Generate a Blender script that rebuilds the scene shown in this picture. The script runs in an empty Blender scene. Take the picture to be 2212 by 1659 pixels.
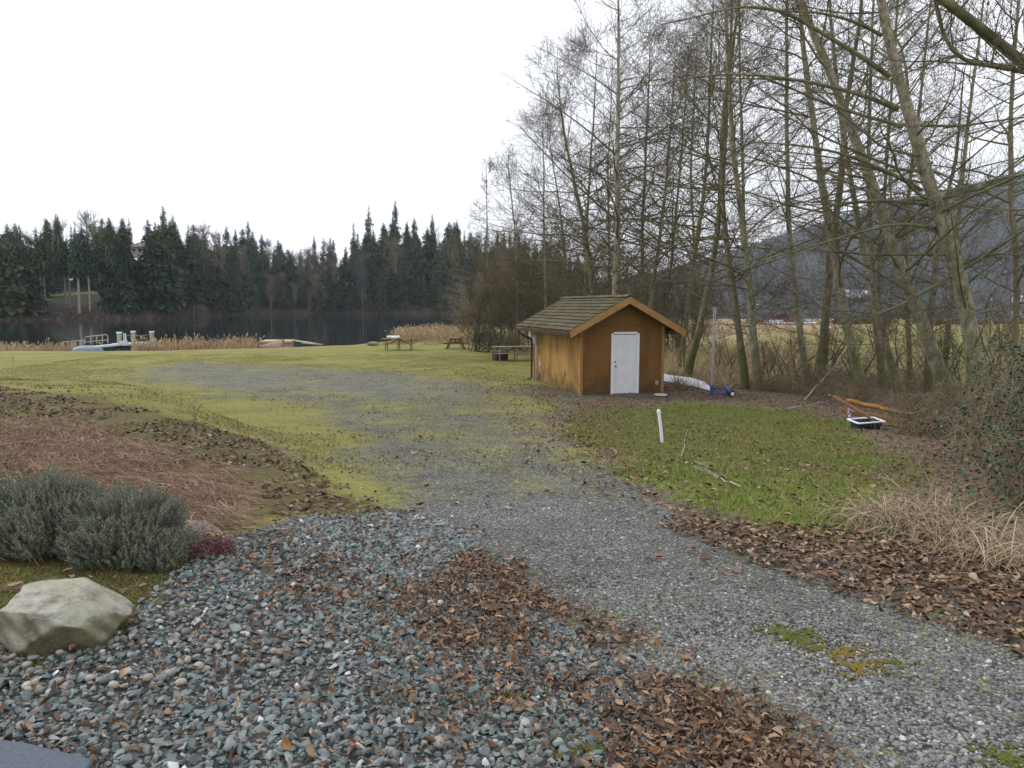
import bpy, math, random
import numpy as np
from mathutils import Vector, Matrix
rng = np.random.default_rng(11); random.seed(5)
SC = bpy.context.scene; COL = SC.collection
R = math.radians
# ---------------------------------------------------------------- camera, sky, sun, exposure
EYE = 2.95; PITCH = R(6.07); FPX = 1593.0          # photo measured on a 2212 x 1659 sheet
cam_d = bpy.data.cameras.new("camera"); cam = bpy.data.objects.new("camera", cam_d); COL.objects.link(cam)
cam_d.sensor_width = 36; cam_d.lens = 36*FPX/2212; cam_d.clip_end = 12000; cam_d.clip_start = 0.05
cam.location = (0, 0, EYE); cam.rotation_euler = (math.pi/2-PITCH, 0, 0); SC.camera = cam
SUN_EL, SUN_AZ = R(42), R(-70)                      # azimuth from +Y, negative = left
w = bpy.data.worlds.new("World"); SC.world = w; w.use_nodes = True
nt = w.node_tree; nt.nodes.clear()
sky = nt.nodes.new("ShaderNodeTexSky"); sky.sky_type = 'NISHITA'; sky.sun_disc = False
sky.sun_elevation = SUN_EL; sky.sun_rotation = SUN_AZ; sky.dust_density = 4; sky.air_density = 1; sky.ozone_density = 1
hs = nt.nodes.new("ShaderNodeHueSaturation"); hs.inputs['Saturation'].default_value = 0.25
mx = nt.nodes.new("ShaderNodeMix"); mx.data_type = 'RGBA'; mx.inputs[0].default_value = 0.80
mx.inputs[7].default_value = (10.9, 11.1, 11.9, 1)  # even overcast cloud
bg = nt.nodes.new("ShaderNodeBackground"); bg.inputs[1].default_value = 0.11
wo = nt.nodes.new("ShaderNodeOutputWorld")
nt.links.new(sky.outputs[0], hs.inputs['Color']); nt.links.new(hs.outputs[0], mx.inputs[6])
nt.links.new(mx.outputs[2], bg.inputs[0]); nt.links.new(bg.outputs[0], wo.inputs[0])
sl = bpy.data.lights.new("sun", 'SUN'); sl.energy = 1.1; sl.angle = R(14); sl.color = (1, 0.96, 0.9)
sun = bpy.data.objects.new("sun", sl); COL.objects.link(sun)
sd = Vector((math.sin(SUN_AZ)*math.cos(SUN_EL), math.cos(SUN_AZ)*math.cos(SUN_EL), math.sin(SUN_EL)))
sun.rotation_euler = sd.to_track_quat('Z', 'Y').to_euler()
SC.view_settings.view_transform = 'Standard'; SC.view_settings.look = 'None'
SC.view_settings.exposure = 0.44; SC.view_settings.gamma = 1.0
try: SC.cycles.max_bounces = 5; SC.cycles.transparent_max_bounces = 8; SC.cycles.volume_bounces = 0
except Exception: pass

# ---------------------------------------------------------------- helpers
def S(a, b, x):
    t = np.clip((np.asarray(x, float)-a)/(b-a), 0, 1); return t*t*(3-2*t)
_gr = rng.random((64, 64))
def vnoise(x, y, sc):
    x = np.asarray(x, float)/sc; y = np.asarray(y, float)/sc
    xi = np.floor(x).astype(int); yi = np.floor(y).astype(int); fx = x-xi; fy = y-yi
    fx = fx*fx*(3-2*fx); fy = fy*fy*(3-2*fy); g = lambda a, b: _gr[a % 64, b % 64]
    return (g(xi, yi)*(1-fx)+g(xi+1, yi)*fx)*(1-fy)+(g(xi, yi+1)*(1-fx)+g(xi+1, yi+1)*fx)*fy
WATER = -0.45
def shore_y(x): return np.interp(x, [-90, -40, -24, -16, -12, -8, -5, -1, 5, 20], [51, 51, 51.5, 56, 60, 74, 84, 112, 150, 170])
def H(x, y):
    x = np.asarray(x, float); y = np.asarray(y, float)
    ramp = 1.4*(1-S(2, 21, y))
    toe = np.interp(y, [0, 5, 7.5, 14.6, 23.5, 34], [1.0, 0.4, -0.9, -4.3, -14, -32])
    wv = S(0, 3.6, toe-x)
    B = 1.5*(1-S(11, 33, y))
    z = ramp+(np.maximum(B, ramp)-ramp)*wv
    z = z-0.22*S(2.6, 5.5, x)*(1-S(9, 17, y))                        # verge right of the drive lies a bit lower
    z = z+0.06*(vnoise(x, y, 2.3)-.5)*S(4, 9, y)+0.12*(vnoise(x+9, y, 9)-.5)*S(9, 20, y)
    z = z+0.05*(vnoise(x, y, .7)-.5)*wv*S(4, 6, y)
    z = z-0.1*S(18, 30, y)*0
    sd_ = y-shore_y(x)
    return z-3.2*S(-4, 12, sd_)
cp, sp = math.cos(PITCH), math.sin(PITCH)
def ray(px, py):
    a = (px-1106)/FPX; b = -(py-829.5)/FPX
    return np.array([a, cp+b*sp, -sp+b*cp])
def gp(px, py):                                                     # ground point seen at a photo position
    d = ray(px, py); t0 = 0.5; t = 0.5
    while t < 3000:
        p = d*t
        if EYE+p[2] < float(H(p[0], p[1])): break
        t0 = t; t *= 1.03
    for _ in range(25):
        m = (t0+t)/2; p = d*m
        if EYE+p[2] < float(H(p[0], p[1])): t = m
        else: t0 = m
    p = d*t; return np.array([p[0], p[1], float(H(p[0], p[1]))])
def at(px, py, Y):                                                  # point at forward distance Y
    d = ray(px, py); t = Y/d[1]; return np.array([d[0]*t, Y, EYE+d[2]*t])
def tag(o, label=None, cat=None, group=None, kind=None):
    for k, v in (('label', label), ('category', cat), ('group', group), ('kind', kind)):
        if v: o[k] = v
    return o
def empty(name, loc=(0, 0, 0), rz=0):
    o = bpy.data.objects.new(name, None); COL.objects.link(o); o.location = loc; o.rotation_euler = (0, 0, rz)
    o.empty_display_size = .2; return o
def link(name, me, mat=None, parent=None):
    o = bpy.data.objects.new(name, me); COL.objects.link(o)
    if mat is not None and not me.materials:
        for m in (mat if isinstance(mat, (list, tuple)) else [mat]): me.materials.append(m)
    if parent: o.parent = parent
    return o
def npmesh(name, V, F, smooth=False, midx=None):
    me = bpy.data.meshes.new(name); V = np.ascontiguousarray(V, dtype=np.float32).reshape(-1, 3); F = np.ascontiguousarray(F, dtype=np.int32)
    n, k = F.shape
    me.vertices.add(len(V)); me.vertices.foreach_set('co', V.ravel())
    me.loops.add(n*k); me.loops.foreach_set('vertex_index', F.ravel())
    me.polygons.add(n); me.polygons.foreach_set('loop_start', np.arange(0, n*k, k, dtype=np.int32))
    me.polygons.foreach_set('use_smooth', np.full(n, bool(smooth)))
    if midx is not None: me.polygons.foreach_set('material_index', np.asarray(midx, dtype=np.int32))
    me.update(calc_edges=True); return me
class MB:                                                           # collects boxes, bars and tubes into one mesh
    def __init__(s): s.v = []; s.f = []
    def add(s, V, F):
        b = len(s.v); s.v += [tuple(map(float, p)) for p in V]; s.f += [tuple(int(i)+b for i in f) for f in F]; return s
    def box(s, c, d, rot=None):
        M = Matrix(rot).to_3x3() if rot is not None else Matrix.Identity(3)
        V = [Vector(c)+M @ Vector((x*d[0]/2, y*d[1]/2, z*d[2]/2)) for x in (-1, 1) for y in (-1, 1) for z in (-1, 1)]
        return s.add(V, [(0, 1, 3, 2), (4, 6, 7, 5), (0, 4, 5, 1), (2, 3, 7, 6), (0, 2, 6, 4), (1, 5, 7, 3)])
    def bar(s, a, b, w_, h_, up=(0, 0, 1)):
        a = Vector(a); b = Vector(b); d = (b-a); L = d.length; d.normalize(); u = Vector(up)
        x = d.cross(u)
        if x.length < 1e-4: x = d.cross(Vector((1, 0, 0)))
        x.normalize(); z = x.cross(d); M = Matrix((x, d, z)).transposed()
        return s.box((a+b)/2, (w_, L, h_), M)
    def tube(s, pts, r, n=10, cap=True):
        pts = [Vector(p) for p in pts]; rr = r if isinstance(r, (list, tuple)) else [r]*len(pts); V = []; F = []
        for i, p in enumerate(pts):
            t = (pts[min(i+1, len(pts)-1)]-pts[max(i-1, 0)]).normalized()
            rf = Vector((0, 0, 1)) if abs(t.z) < .9 else Vector((1, 0, 0))
            x = t.cross(rf).normalized(); y = t.cross(x)
            for k in range(n):
                a = 2*math.pi*k/n; V.append(p+(x*math.cos(a)+y*math.sin(a))*rr[i])
        for i in range(len(pts)-1):
            for k in range(n):
                F.append((i*n+k, i*n+(k+1) % n, (i+1)*n+(k+1) % n, (i+1)*n+k))
        if cap: F.append(tuple(range(n-1, -1, -1))); F.append(tuple(range((len(pts)-1)*n, len(pts)*n)))
        return s.add(V, F)
    def prism(s, prof, y0, y1):                                     # (x,z) outline extruded along y
        n = len(prof); V = [(x, y0, z) for x, z in prof]+[(x, y1, z) for x, z in prof]
        F = [tuple(range(n)), tuple(range(2*n-1, n-1, -1))]+[(i, i+n, (i+1) % n+n, (i+1) % n) for i in range(n)]
        return s.add(V, F)
    def build(s, name, mat, parent=None, bevel=0, smooth=False):
        me = bpy.data.meshes.new(name); me.from_pydata(s.v, [], s.f); me.update()
        o = link(name, me, mat, parent)
        if smooth:
            me.polygons.foreach_set('use_smooth', [True]*len(me.polygons))
            try: me.set_sharp_from_angle(angle=R(40))
            except Exception: pass
        if bevel: m = o.modifiers.new('bevel', 'BEVEL'); m.width = bevel; m.segments = 2; m.limit_method = 'ANGLE'
        return o
def nrm(a): return a/np.maximum(np.linalg.norm(a, axis=-1, keepdims=True), 1e-9)
def tubes(P, Rd, n=3):
    N, K, _ = P.shape; T = np.gradient(P, axis=1); T = nrm(T)
    m = nrm(P[:, -1]-P[:, 0]); ref = np.where(np.abs(m[:, 2:3]) < .8, [[0, 0, 1.]], [[1., 0, 0]])[:, None, :]
    X = nrm(np.cross(T, np.broadcast_to(ref, T.shape))); Y = np.cross(T, X)
    a = np.arange(n)*2*np.pi/n
    V = P[:, :, None, :]+Rd[:, :, None, None]*(X[:, :, None, :]*np.cos(a)[None, None, :, None]+Y[:, :, None, :]*np.sin(a)[None, None, :, None])
    i = np.arange(N)[:, None, None]*K*n; k = np.arange(K-1)[None, :, None]*n; j = np.arange(n)[None, None, :]; j2 = (j+1) % n
    F = np.stack([i+k+j, i+k+j2, i+k+n+j2, i+k+n+j], -1).reshape(-1, 4)
    return V.reshape(-1, 3), F
def ribbons(P, W, side):
    N, K, _ = P.shape; sd = nrm(side)[:, None, :]*W[:, :, None]/2
    V = np.stack([P-sd, P+sd], 2); i = np.arange(N)[:, None]*K*2; k = np.arange(K-1)[None, :]*2
    F = np.stack([i+k, i+k+1, i+k+3, i+k+2], -1).reshape(-1, 4)
    return V.reshape(-1, 3), F
def cat(parts):
    V = []; F = []; b = 0
    for v, f in parts: V.append(v); F.append(f+b); b += len(v)
    return np.concatenate(V), np.concatenate(F)
def rotm(yaw, tilt, taz):                                           # N rotation matrices
    c, s_ = np.cos(yaw), np.sin(yaw); o = np.zeros_like(c); e = np.ones_like(c)
    Z = np.stack([np.stack([c, -s_, o], -1), np.stack([s_, c, o], -1), np.stack([o, o, e], -1)], -2)
    ax = np.stack([np.cos(taz), np.sin(taz), o], -1); ct, st = np.cos(tilt), np.sin(tilt)
    Kx = np.zeros((len(c), 3, 3)); Kx[:, 0, 1] = -ax[:, 2]; Kx[:, 0, 2] = ax[:, 1]; Kx[:, 1, 0] = ax[:, 2]; Kx[:, 1, 2] = -ax[:, 0]; Kx[:, 2, 0] = -ax[:, 1]; Kx[:, 2, 1] = ax[:, 0]
    T = np.eye(3)+st[:, None, None]*Kx+(1-ct)[:, None, None]*(Kx @ Kx)
    return T @ Z
def ico(sub):
    import bmesh
    b = bmesh.new(); bmesh.ops.create_icosphere(b, subdivisions=sub, radius=1); V = np.array([v.co[:] for v in b.verts])
    F = np.array([[v.index for v in f.verts] for f in b.faces]); b.free(); return V, F
ICO = {i: ico(i) for i in (1, 2, 3)}
def stones(pos, size, sub=2, flat=(.35, .75), planes=7, cut=(.45, .85)):
    Vb, Fb = ICO[sub]; N = len(pos); V = np.repeat(Vb[None], N, 0)
    for _ in range(planes):
        n = nrm(rng.normal(size=(N, 3))); d = rng.uniform(cut[0], cut[1], N)
        ov = np.maximum(0, np.einsum('nvc,nc->nv', V, n)-d[:, None]); V = V-ov[..., None]*n[:, None, :]
    sc = np.stack([np.ones(N), rng.uniform(.55, .95, N), rng.uniform(flat[0], flat[1], N)], -1)*size[:, None]
    V = V*sc[:, None, :]; M = rotm(rng.uniform(0, 6.28, N), rng.normal(0, .33, N), rng.uniform(0, 6.28, N))
    V = np.einsum('nij,nvj->nvi', M, V)+pos[:, None, :]
    F = (Fb[None]+(np.arange(N)*len(Vb))[:, None, None]).reshape(-1, 3); return V.reshape(-1, 3), F
def leafs(pos, size, tiltsd=.5, curl=(.2, 1.1), aspect=(.4, .75)):
    N = len(pos); u, v = np.meshgrid(np.linspace(-1, 1, 4), np.array([-1, 0, 1.])); u = u.ravel(); v = v.ravel()
    wd = np.array([.35, 1, .85, .12])[np.tile(np.arange(4), 3)]
    c = rng.uniform(*curl, N)*rng.choice([-1, 1, 1], N); c2 = rng.uniform(-.6, .9, N); asp = rng.uniform(*aspect, N)
    x = np.repeat(u[None], N, 0); y = v[None]*wd[None]*asp[:, None]
    z = c[:, None]*np.abs(v)[None]*wd[None]*.45*asp[:, None]*1.6+c2[:, None]*u[None]**2*.35+rng.normal(0, .06, (N, 12))
    V = np.stack([x, y, z], -1)*size[:, None, None]/2
    M = rotm(rng.uniform(0, 6.28, N), rng.normal(0, tiltsd, N), rng.uniform(0, 6.28, N))
    V = np.einsum('nij,nvj->nvi', M, V)+pos[:, None, :]
    q = np.array([[r*4+i, r*4+i+1, (r+1)*4+i+1, (r+1)*4+i] for r in range(2) for i in range(3)])
    F = (q[None]+(np.arange(N)*12)[:, None, None]).reshape(-1, 4); return V.reshape(-1, 3), F
def polysd(x, y, poly):                                             # >0 inside
    x = np.asarray(x, float); y = np.asarray(y, float); d = np.full(x.shape, 1e9); ins = np.zeros(x.shape, bool); n = len(poly)
    for i in range(n):
        ax, ay = poly[i][:2]; bx, by = poly[(i+1) % n][:2]; ex, ey = bx-ax, by-ay
        t = np.clip(((x-ax)*ex+(y-ay)*ey)/(ex*ex+ey*ey+1e-12), 0, 1); d = np.minimum(d, np.hypot(x-ax-t*ex, y-ay-t*ey))
        c = ((ay > y) != (by > y)) & (x < ex*(y-ay)/(ey if abs(ey) > 1e-9 else 1e-9)+ax); ins ^= c
    return np.where(ins, d, -d)
def gpoly(pts): return [gp(*p)[:2] for p in pts]
def scatter(poly, n, grow_=0.0):
    P = np.array(poly); lo = P.min(0)-grow_; hi = P.max(0)+grow_; x = rng.uniform(lo[0], hi[0], n); y = rng.uniform(lo[1], hi[1], n)
    k = polysd(x, y, poly) > -grow_; return x[k], y[k]

# ---------------------------------------------------------------- materials
def mat(name):
    m = bpy.data.materials.new(name); m.use_nodes = True; t = m.node_tree; b = t.nodes['Principled BSDF']; return m, t, b
def ramp(t, stops, fac, interp='LINEAR'):
    n = t.nodes.new('ShaderNodeValToRGB'); cr = n.color_ramp; cr.interpolation = interp
    while len(cr.elements) < len(stops): cr.elements.new(.5)
    for e, (p, c) in zip(cr.elements, stops): e.position = p; e.color = (*c, 1) if len(c) == 3 else c
    t.links.new(fac, n.inputs[0]); return n.outputs[0]
def noise(t, scale, detail=4, rough=.6, stretch=None, obj=True, dist=0):
    n = t.nodes.new('ShaderNodeTexNoise'); n.inputs['Scale'].default_value = scale; n.inputs['Detail'].default_value = detail
    n.inputs['Roughness'].default_value = rough; n.inputs['Distortion'].default_value = dist
    tc = t.nodes.new('ShaderNodeTexCoord'); src = tc.outputs['Object']
    if stretch:
        mp = t.nodes.new('ShaderNodeMapping'); mp.inputs['Scale'].default_value = stretch; t.links.new(src, mp.inputs[0]); src = mp.outputs[0]
    t.links.new(src, n.inputs['Vector']); return n.outputs['Fac']
def math_(t, op, a, b=None, clamp=False):
    n = t.nodes.new('ShaderNodeMath'); n.operation = op; n.use_clamp = clamp
    for i, v in enumerate((a, b)):
        if v is None: continue
        if isinstance(v, (int, float)): n.inputs[i].default_value = v
        else: t.links.new(v, n.inputs[i])
    return n.outputs[0]
def mixc(t, fac, a, b, mode='MIX'):
    n = t.nodes.new('ShaderNodeMix'); n.data_type = 'RGBA'; n.blend_type = mode
    for i, v in ((0, fac), (6, a), (7, b)):
        if isinstance(v, (int, float)): n.inputs[i].default_value = v
        elif isinstance(v, tuple): n.inputs[i].default_value = (*v, 1) if len(v) == 3 else v
        else: t.links.new(v, n.inputs[i])
    return n.outputs[2]
def bump(t, b, h, strength=.4, dist=.02):
    n = t.nodes.new('ShaderNodeBump'); n.inputs['Strength'].default_value = strength; n.inputs['Distance'].default_value = dist
    t.links.new(h, n.inputs['Height']); t.links.new(n.outputs[0], b.inputs['Normal'])
def island(t): return t.nodes.new('ShaderNodeNewGeometry').outputs['Random Per Island']
def setr(b, rough, spec=.3, metal=0): b.inputs['Roughness'].default_value = rough; b.inputs['Specular IOR Level'].default_value = spec; b.inputs['Metallic'].default_value = metal
def noisy(name, c1, c2, scale=6, rough=.8, stretch=None, bs=.3, bd=.01, detail=6, spec=.25, metal=0, lo=.3, hi=.7):
    m, t, b = mat(name); f = noise(t, scale, detail, .65, stretch); t.links.new(ramp(t, [(lo, c1), (hi, c2)], f), b.inputs['Base Color'])
    setr(b, rough, spec, metal)
    if bs: bump(t, b, f, bs, bd)
    return m
def isl(name, stops, rough=.8, interp='CONSTANT', spec=.25, vary=.5, nscale=30, transl=0):
    m, t, b = mat(name); c = ramp(t, stops, island(t), interp)
    f = noise(t, nscale, 4, .6); v = ramp(t, [(.25, (1-vary,)*3), (.75, (1+vary*.4,)*3)], f)
    t.links.new(mixc(t, 1.0, c, v, 'MULTIPLY'), b.inputs['Base Color']); setr(b, rough, spec); return m
M = {}
M['gravel'] = isl('crushed rock', [(0, (0.173, 0.210, 0.205)), (.18, (0.125, 0.158, 0.156)), (.36, (0.219, 0.247, 0.234)), (.52, (0.142, 0.175, 0.167)), (.66, (0.190, 0.212, 0.216)), (.78, (0.253, 0.268, 0.255)), (.88, (0.268, 0.239, 0.195)), (.9, (0.120, 0.120, 0.118)), (.95, (0.359, 0.359, 0.349)), (.985, (0.600, 0.600, 0.600))], .75, vary=.35, nscale=24)
M['pebble'] = isl('round pebbles', [(0, (.2, .19, .17)), (.2, (.13, .14, .14)), (.4, (.27, .25, .21)), (.55, (.17, .18, .18)), (.7, (.32, .28, .22)), (.8, (.1, .11, .115)), (.9, (.42, .41, .39)), (.97, (.2, .17, .13))], .6, vary=.25, nscale=30)
M['grit'] = isl('drive grit', [(0, (.19, .195, .19)), (.2, (.135, .14, .142)), (.4, (.24, .245, .24)), (.6, (.165, .17, .172)), (.8, (.29, .28, .265)), (.88, (.23, .195, .15)), (.97, (.5, .5, .47))], .8, vary=.2)
t_ = M['grit'].node_tree; b_ = t_.nodes['Principled BSDF']; lk = b_.inputs['Base Color'].links[0].from_socket
t_.links.new(mixc(t_, ramp(t_, [(.42, (0, 0, 0)), (.62, (.7, .7, .7))], noise(t_, .9, 5, .65)), lk, (.07, .068, .055)), b_.inputs['Base Color'])
M['leaf'] = isl('fallen leaf', [(0, (.13, .08, .052)), (.18, (.19, .115, .068)), (.36, (.09, .056, .04)), (.52, (.27, .175, .11)), (.66, (.14, .095, .065)), (.8, (.34, .23, .145)), (.92, (.26, .115, .045)), (.96, (.095, .055, .04))], .75, vary=.4, nscale=40)
M['leaf_dull'] = isl('matted leaf', [(0, (.11, .07, .045)), (.2, (.19, .12, .075)), (.4, (.085, .055, .04)), (.56, (.25, .165, .105)), (.72, (.14, .085, .055)), (.86, (.36, .265, .18)), (.96, (.25, .12, .06))], .75, vary=.4, nscale=30)
M['grass'] = isl('grass blade', [(0, (.1, .16, .016)), (.3, (.15, .21, .03)), (.55, (.075, .14, .01)), (.74, (.22, .22, .06)), (.9, (.33, .27, .13))], .7, 'LINEAR', vary=.3, nscale=2)
M['moss_blade'] = isl('mossy lawn blade', [(0, (.15, .14, .045)), (.3, (.19, .175, .06)), (.6, (.14, .135, .035)), (1, (.31, .27, .13))], .8, 'LINEAR', vary=.3, nscale=2)
def tint(m_, fac_scale, lo, hi, col, amt):
    t_ = m_.node_tree; b_ = t_.nodes['Principled BSDF']; lk = b_.inputs['Base Color'].links[0].from_socket
    t_.links.new(mixc(t_, ramp(t_, [(lo, (0, 0, 0)), (hi, (amt, amt, amt))], noise(t_, fac_scale, 4, .65)), lk, col), b_.inputs['Base Color'])
tint(M['grass'], 1.1, .45, .65, (.26, .2, .09), .6); tint(M['moss_blade'], .5, .5, .66, (.16, .12, .06), .7)
M['straw'] = isl('dry straw', [(0, (.42, .31, .17)), (.3, (.5, .39, .23)), (.55, (.33, .23, .12)), (.8, (.58, .47, .3)), (1, (.3, .2, .11))], .8, 'LINEAR', vary=.3, nscale=1.2)
M['straw_pale'] = isl('pale straw', [(0, (.26, .19, .11)), (.3, (.36, .28, .17)), (.6, (.16, .11, .065)), (.85, (.5, .42, .28)), (1, (.2, .14, .085))], .8, 'LINEAR', vary=.3, nscale=5)
M['thatch'] = isl('dead matted stems', [(0, (.23, .135, .08)), (.25, (.13, .075, .045)), (.5, (.29, .18, .11)), (.75, (.165, .1, .062)), (.95, (.42, .34, .26))], .85, 'LINEAR', vary=.35, nscale=8)
M['lavender'] = isl('grey green leaf', [(0, (.15, .165, .11)), (.3, (.21, .225, .165)), (.55, (.1, .115, .075)), (.8, (.28, .295, .23)), (1, (.13, .14, .095))], .8, 'LINEAR', vary=.3, nscale=6)
M['bramble'] = isl('bramble leaf', [(0, (.025, .052, .024)), (.3, (.038, .075, .03)), (.55, (.02, .04, .022)), (.8, (.055, .09, .045)), (.93, (.1, .13, .05)), (.97, (.14, .09, .04))], .45, vary=.2, spec=.5)
M['sedum'] = isl('red sedum', [(0, (.14, .04, .05)), (.5, (.2, .07, .07)), (.8, (.1, .06, .05))], .6)
M['moss'] = noisy('moss', (.06, .075, .015), (.14, .14, .03), 40, .9, bs=.8, bd=.02)
M['moss_gold'] = noisy('golden moss', (.12, .1, .02), (.24, .165, .025), 60, .9, bs=.8, bd=.02)
def conif(name, a, b_):
    m, t, b = mat(name); oi = t.nodes.new('ShaderNodeObjectInfo').outputs['Random']
    f = noise(t, .35, 3, .7); base = ramp(t, [(.3, a), (.7, b_)], f); v = ramp(t, [(0, (.5, .62, .7)), (.5, (1, 1, 1)), (1, (1.6, 1.35, .9))], oi)
    t.links.new(mixc(t, 1, base, v, 'MULTIPLY'), b.inputs['Base Color']); setr(b, .85, .1); return m
M['conifer'] = conif('fir foliage', (.022, .044, .02), (.055, .088, .036))
M['conifer_pale'] = conif('hemlock foliage', (.04, .055, .022), (.085, .1, .042))
M['farbark'] = noisy('far bark', (.2, .17, .14), (.32, .28, .24), 2, .9, bs=0)
M['faralder'] = conif('bare twigs far', (.1, .088, .07), (.165, .148, .118))
M['brushred'] = noisy('shore twigs', (.065, .045, .035), (.12, .09, .06), .3, .9, bs=0)
def barkm(name, pale, dark, lich, mossamt=.5):
    m, t, b = mat(name); f = noise(t, 6, 6, .75, (1, 1, .6)); g = noise(t, 1.6, 4, .7); h = noise(t, 14, 3, .6, (1, 1, 1.8))
    c = ramp(t, [(.32, dark), (.6, pale)], f); c = mixc(t, ramp(t, [(.52, (0, 0, 0)), (.66, (.75, .75, .75))], g), c, lich)
    c = mixc(t, ramp(t, [(.6, (0, 0, 0)), (.68, (.8, .8, .8))], h), c, dark)
    tc = t.nodes.new('ShaderNodeTexCoord'); sx = t.nodes.new('ShaderNodeSeparateXYZ'); t.links.new(tc.outputs['Object'], sx.inputs[0])
    base = ramp(t, [(0, (1, 1, 1)), (1, (0, 0, 0))], math_(t, 'MULTIPLY', math_(t, 'ADD', sx.outputs[2], math_(t, 'MULTIPLY', math_(t, 'ADD', g, -.3), -4.5)), .9))
    c = mixc(t, math_(t, 'MULTIPLY', base, mossamt), c, (.075, .085, .018))
    t.links.new(c, b.inputs['Base Color']); setr(b, .9, .15); bump(t, b, f, .6, .02); return m
M['bark'] = barkm('alder bark', (.31, .285, .205), (.06, .05, .034), (.19, .195, .09), .6)
M['bark_dark'] = barkm('dark mossy bark', (.22, .19, .13), (.06, .05, .033), (.16, .16, .07), .8)
M['limb'] = noisy('lichened limb', (.055, .045, .03), (.19, .195, .09), 3.5, .9, bs=.3)
M['twig'] = noisy('bare twig', (.055, .044, .03), (.13, .11, .065), 1.2, .9, bs=0)
M['twig_red'] = noisy('reddish twig', (.17, .13, .09), (.3, .24, .165), .8, .9, bs=0)
M['cone'] = noisy('alder cone', (.04, .03, .022), (.07, .05, .035), 3, .9, bs=0)
M['bush_twig'] = noisy('bramble cane', (.13, .085, .055), (.28, .21, .13), 4, .8, bs=0)
# shed
def ply(name, c1, c2, stain):
    m, t, b = mat(name); f = noise(t, 7, 8, .7, (6, 6, .35)); g = noise(t, 1.5, 6, .7, (1, 1, .4)); h = noise(t, 3, 5, .7)
    c = ramp(t, [(.3, c1), (.72, c2)], f); c = mixc(t, math_(t, 'MULTIPLY', ramp(t, [(.42, (0, 0, 0)), (.62, (1, 1, 1))], g), .8), c, stain)
    tc = t.nodes.new('ShaderNodeTexCoord'); sx = t.nodes.new('ShaderNodeSeparateXYZ'); t.links.new(tc.outputs['Object'], sx.inputs[0])
    low = ramp(t, [(0, (1, 1, 1)), (.6, (0, 0, 0))], math_(t, 'ADD', sx.outputs[2], math_(t, 'MULTIPLY', math_(t, 'ADD', h, -.5), 2.2)))
    c = mixc(t, math_(t, 'MULTIPLY', low, .75), c, (.05, .035, .02))
    t.links.new(c, b.inputs['Base Color']); setr(b, .75, .25); bump(t, b, f, .25, .004); return m
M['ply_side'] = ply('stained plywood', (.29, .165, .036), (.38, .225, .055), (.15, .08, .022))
M['ply_front_shaded'] = ply('stained plywood front shaded', (.15, .074, .019), (.195, .1, .026), (.115, .055, .015))  # same plywood as the sides, colour darkened to paint in the overhang shade
M['fascia'] = noisy('fascia board', (.25, .14, .05), (.35, .21, .08), 5, .7, (1, 1, 1), .2, .004)
M['trim'] = noisy('corner board', (.25, .13, .045), (.33, .18, .065), 6, .7, (4, 4, .4), .2, .004)
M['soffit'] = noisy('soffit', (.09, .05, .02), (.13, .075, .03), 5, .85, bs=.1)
def shingle():
    m, t, b = mat('mossy shingle'); c = ramp(t, [(0, (.105, .09, .062)), (.3, (.14, .122, .082)), (.6, (.082, .07, .048)), (1, (.165, .142, .1))], island(t))
    f = noise(t, 16, 6, .7); g = noise(t, 2.2, 5, .7); c = mixc(t, ramp(t, [(.44, (0, 0, 0)), (.66, (.85, .85, .85))], g), c, (.1, .09, .04))
    c = mixc(t, 1, c, ramp(t, [(.3, (.55, .55, .55)), (.7, (1.15, 1.15, 1.15))], f), 'MULTIPLY'); t.links.new(c, b.inputs['Base Color']); setr(b, .95, .1); bump(t, b, f, .6, .01); return m
M['shingle'] = shingle()
M['gutter'] = noisy('brown gutter', (.05, .032, .025), (.085, .058, .045), 12, .5, bs=.1)
M['white'] = noisy('white paint', (.62, .63, .64), (.72, .73, .74), 3, .45, bs=.05)
M['doorwhite'] = noisy('door paint', (.58, .59, .61), (.68, .69, .71), 2, .4, bs=.04)
M['metal'] = noisy('galvanised steel', (.3, .31, .32), (.45, .46, .47), 20, .45, bs=.1, metal=.6)
M['greybox'] = noisy('grey box', (.26, .27, .28), (.36, .37, .38), 12, .5, bs=.05)
M['black'] = noisy('black rubber', (.012, .012, .013), (.03, .03, .03), 20, .6, bs=.1)
M['brass'] = noisy('dark knob', (.08, .06, .04), (.13, .1, .07), 20, .35, bs=0, metal=.8)
M['blue'] = noisy('blue paint', (.015, .035, .17), (.03, .06, .25), 6, .4, bs=.05, spec=.5)
M['pvc'] = noisy('white pvc', (.6, .62, .64), (.74, .75, .76), 5, .4, bs=.05)
M['foam'] = noisy('white foam', (.6, .63, .7), (.78, .8, .84), 5, .6, bs=.3)
M['dirtywhite'] = noisy('weathered white', (.45, .44, .4), (.68, .67, .62), 9, .7, bs=.2)
M['tablewood'] = noisy('weathered table wood', (.15, .085, .04), (.27, .165, .085), 5, .85, (1, 1, 1), .3, .005)
M['tablegrey'] = noisy('grey table wood', (.14, .11, .075), (.26, .2, .135), 5, .85, bs=.3)
M['rust'] = noisy('rusted steel', (.035, .022, .02), (.075, .04, .032), 9, .85, bs=.3)
M['ash'] = noisy('charred wood and ash', (.12, .12, .12), (.5, .5, .5), 9, .9, bs=.4)
M['orangewood'] = noisy('split orange wood', (.2, .1, .03), (.36, .18, .05), 3, .8, (1, 1, 1), .4, .01)
M['brownwood'] = noisy('brown board', (.13, .065, .03), (.24, .13, .055), 6, .8, bs=.3)
M['navy'] = noisy('dark blue tub', (.02, .025, .045), (.04, .05, .08), 8, .45, bs=.1)
M['teal'] = noisy('faded teal hull', (.13, .19, .21), (.2, .27, .29), 3, .5, bs=.1)
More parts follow.
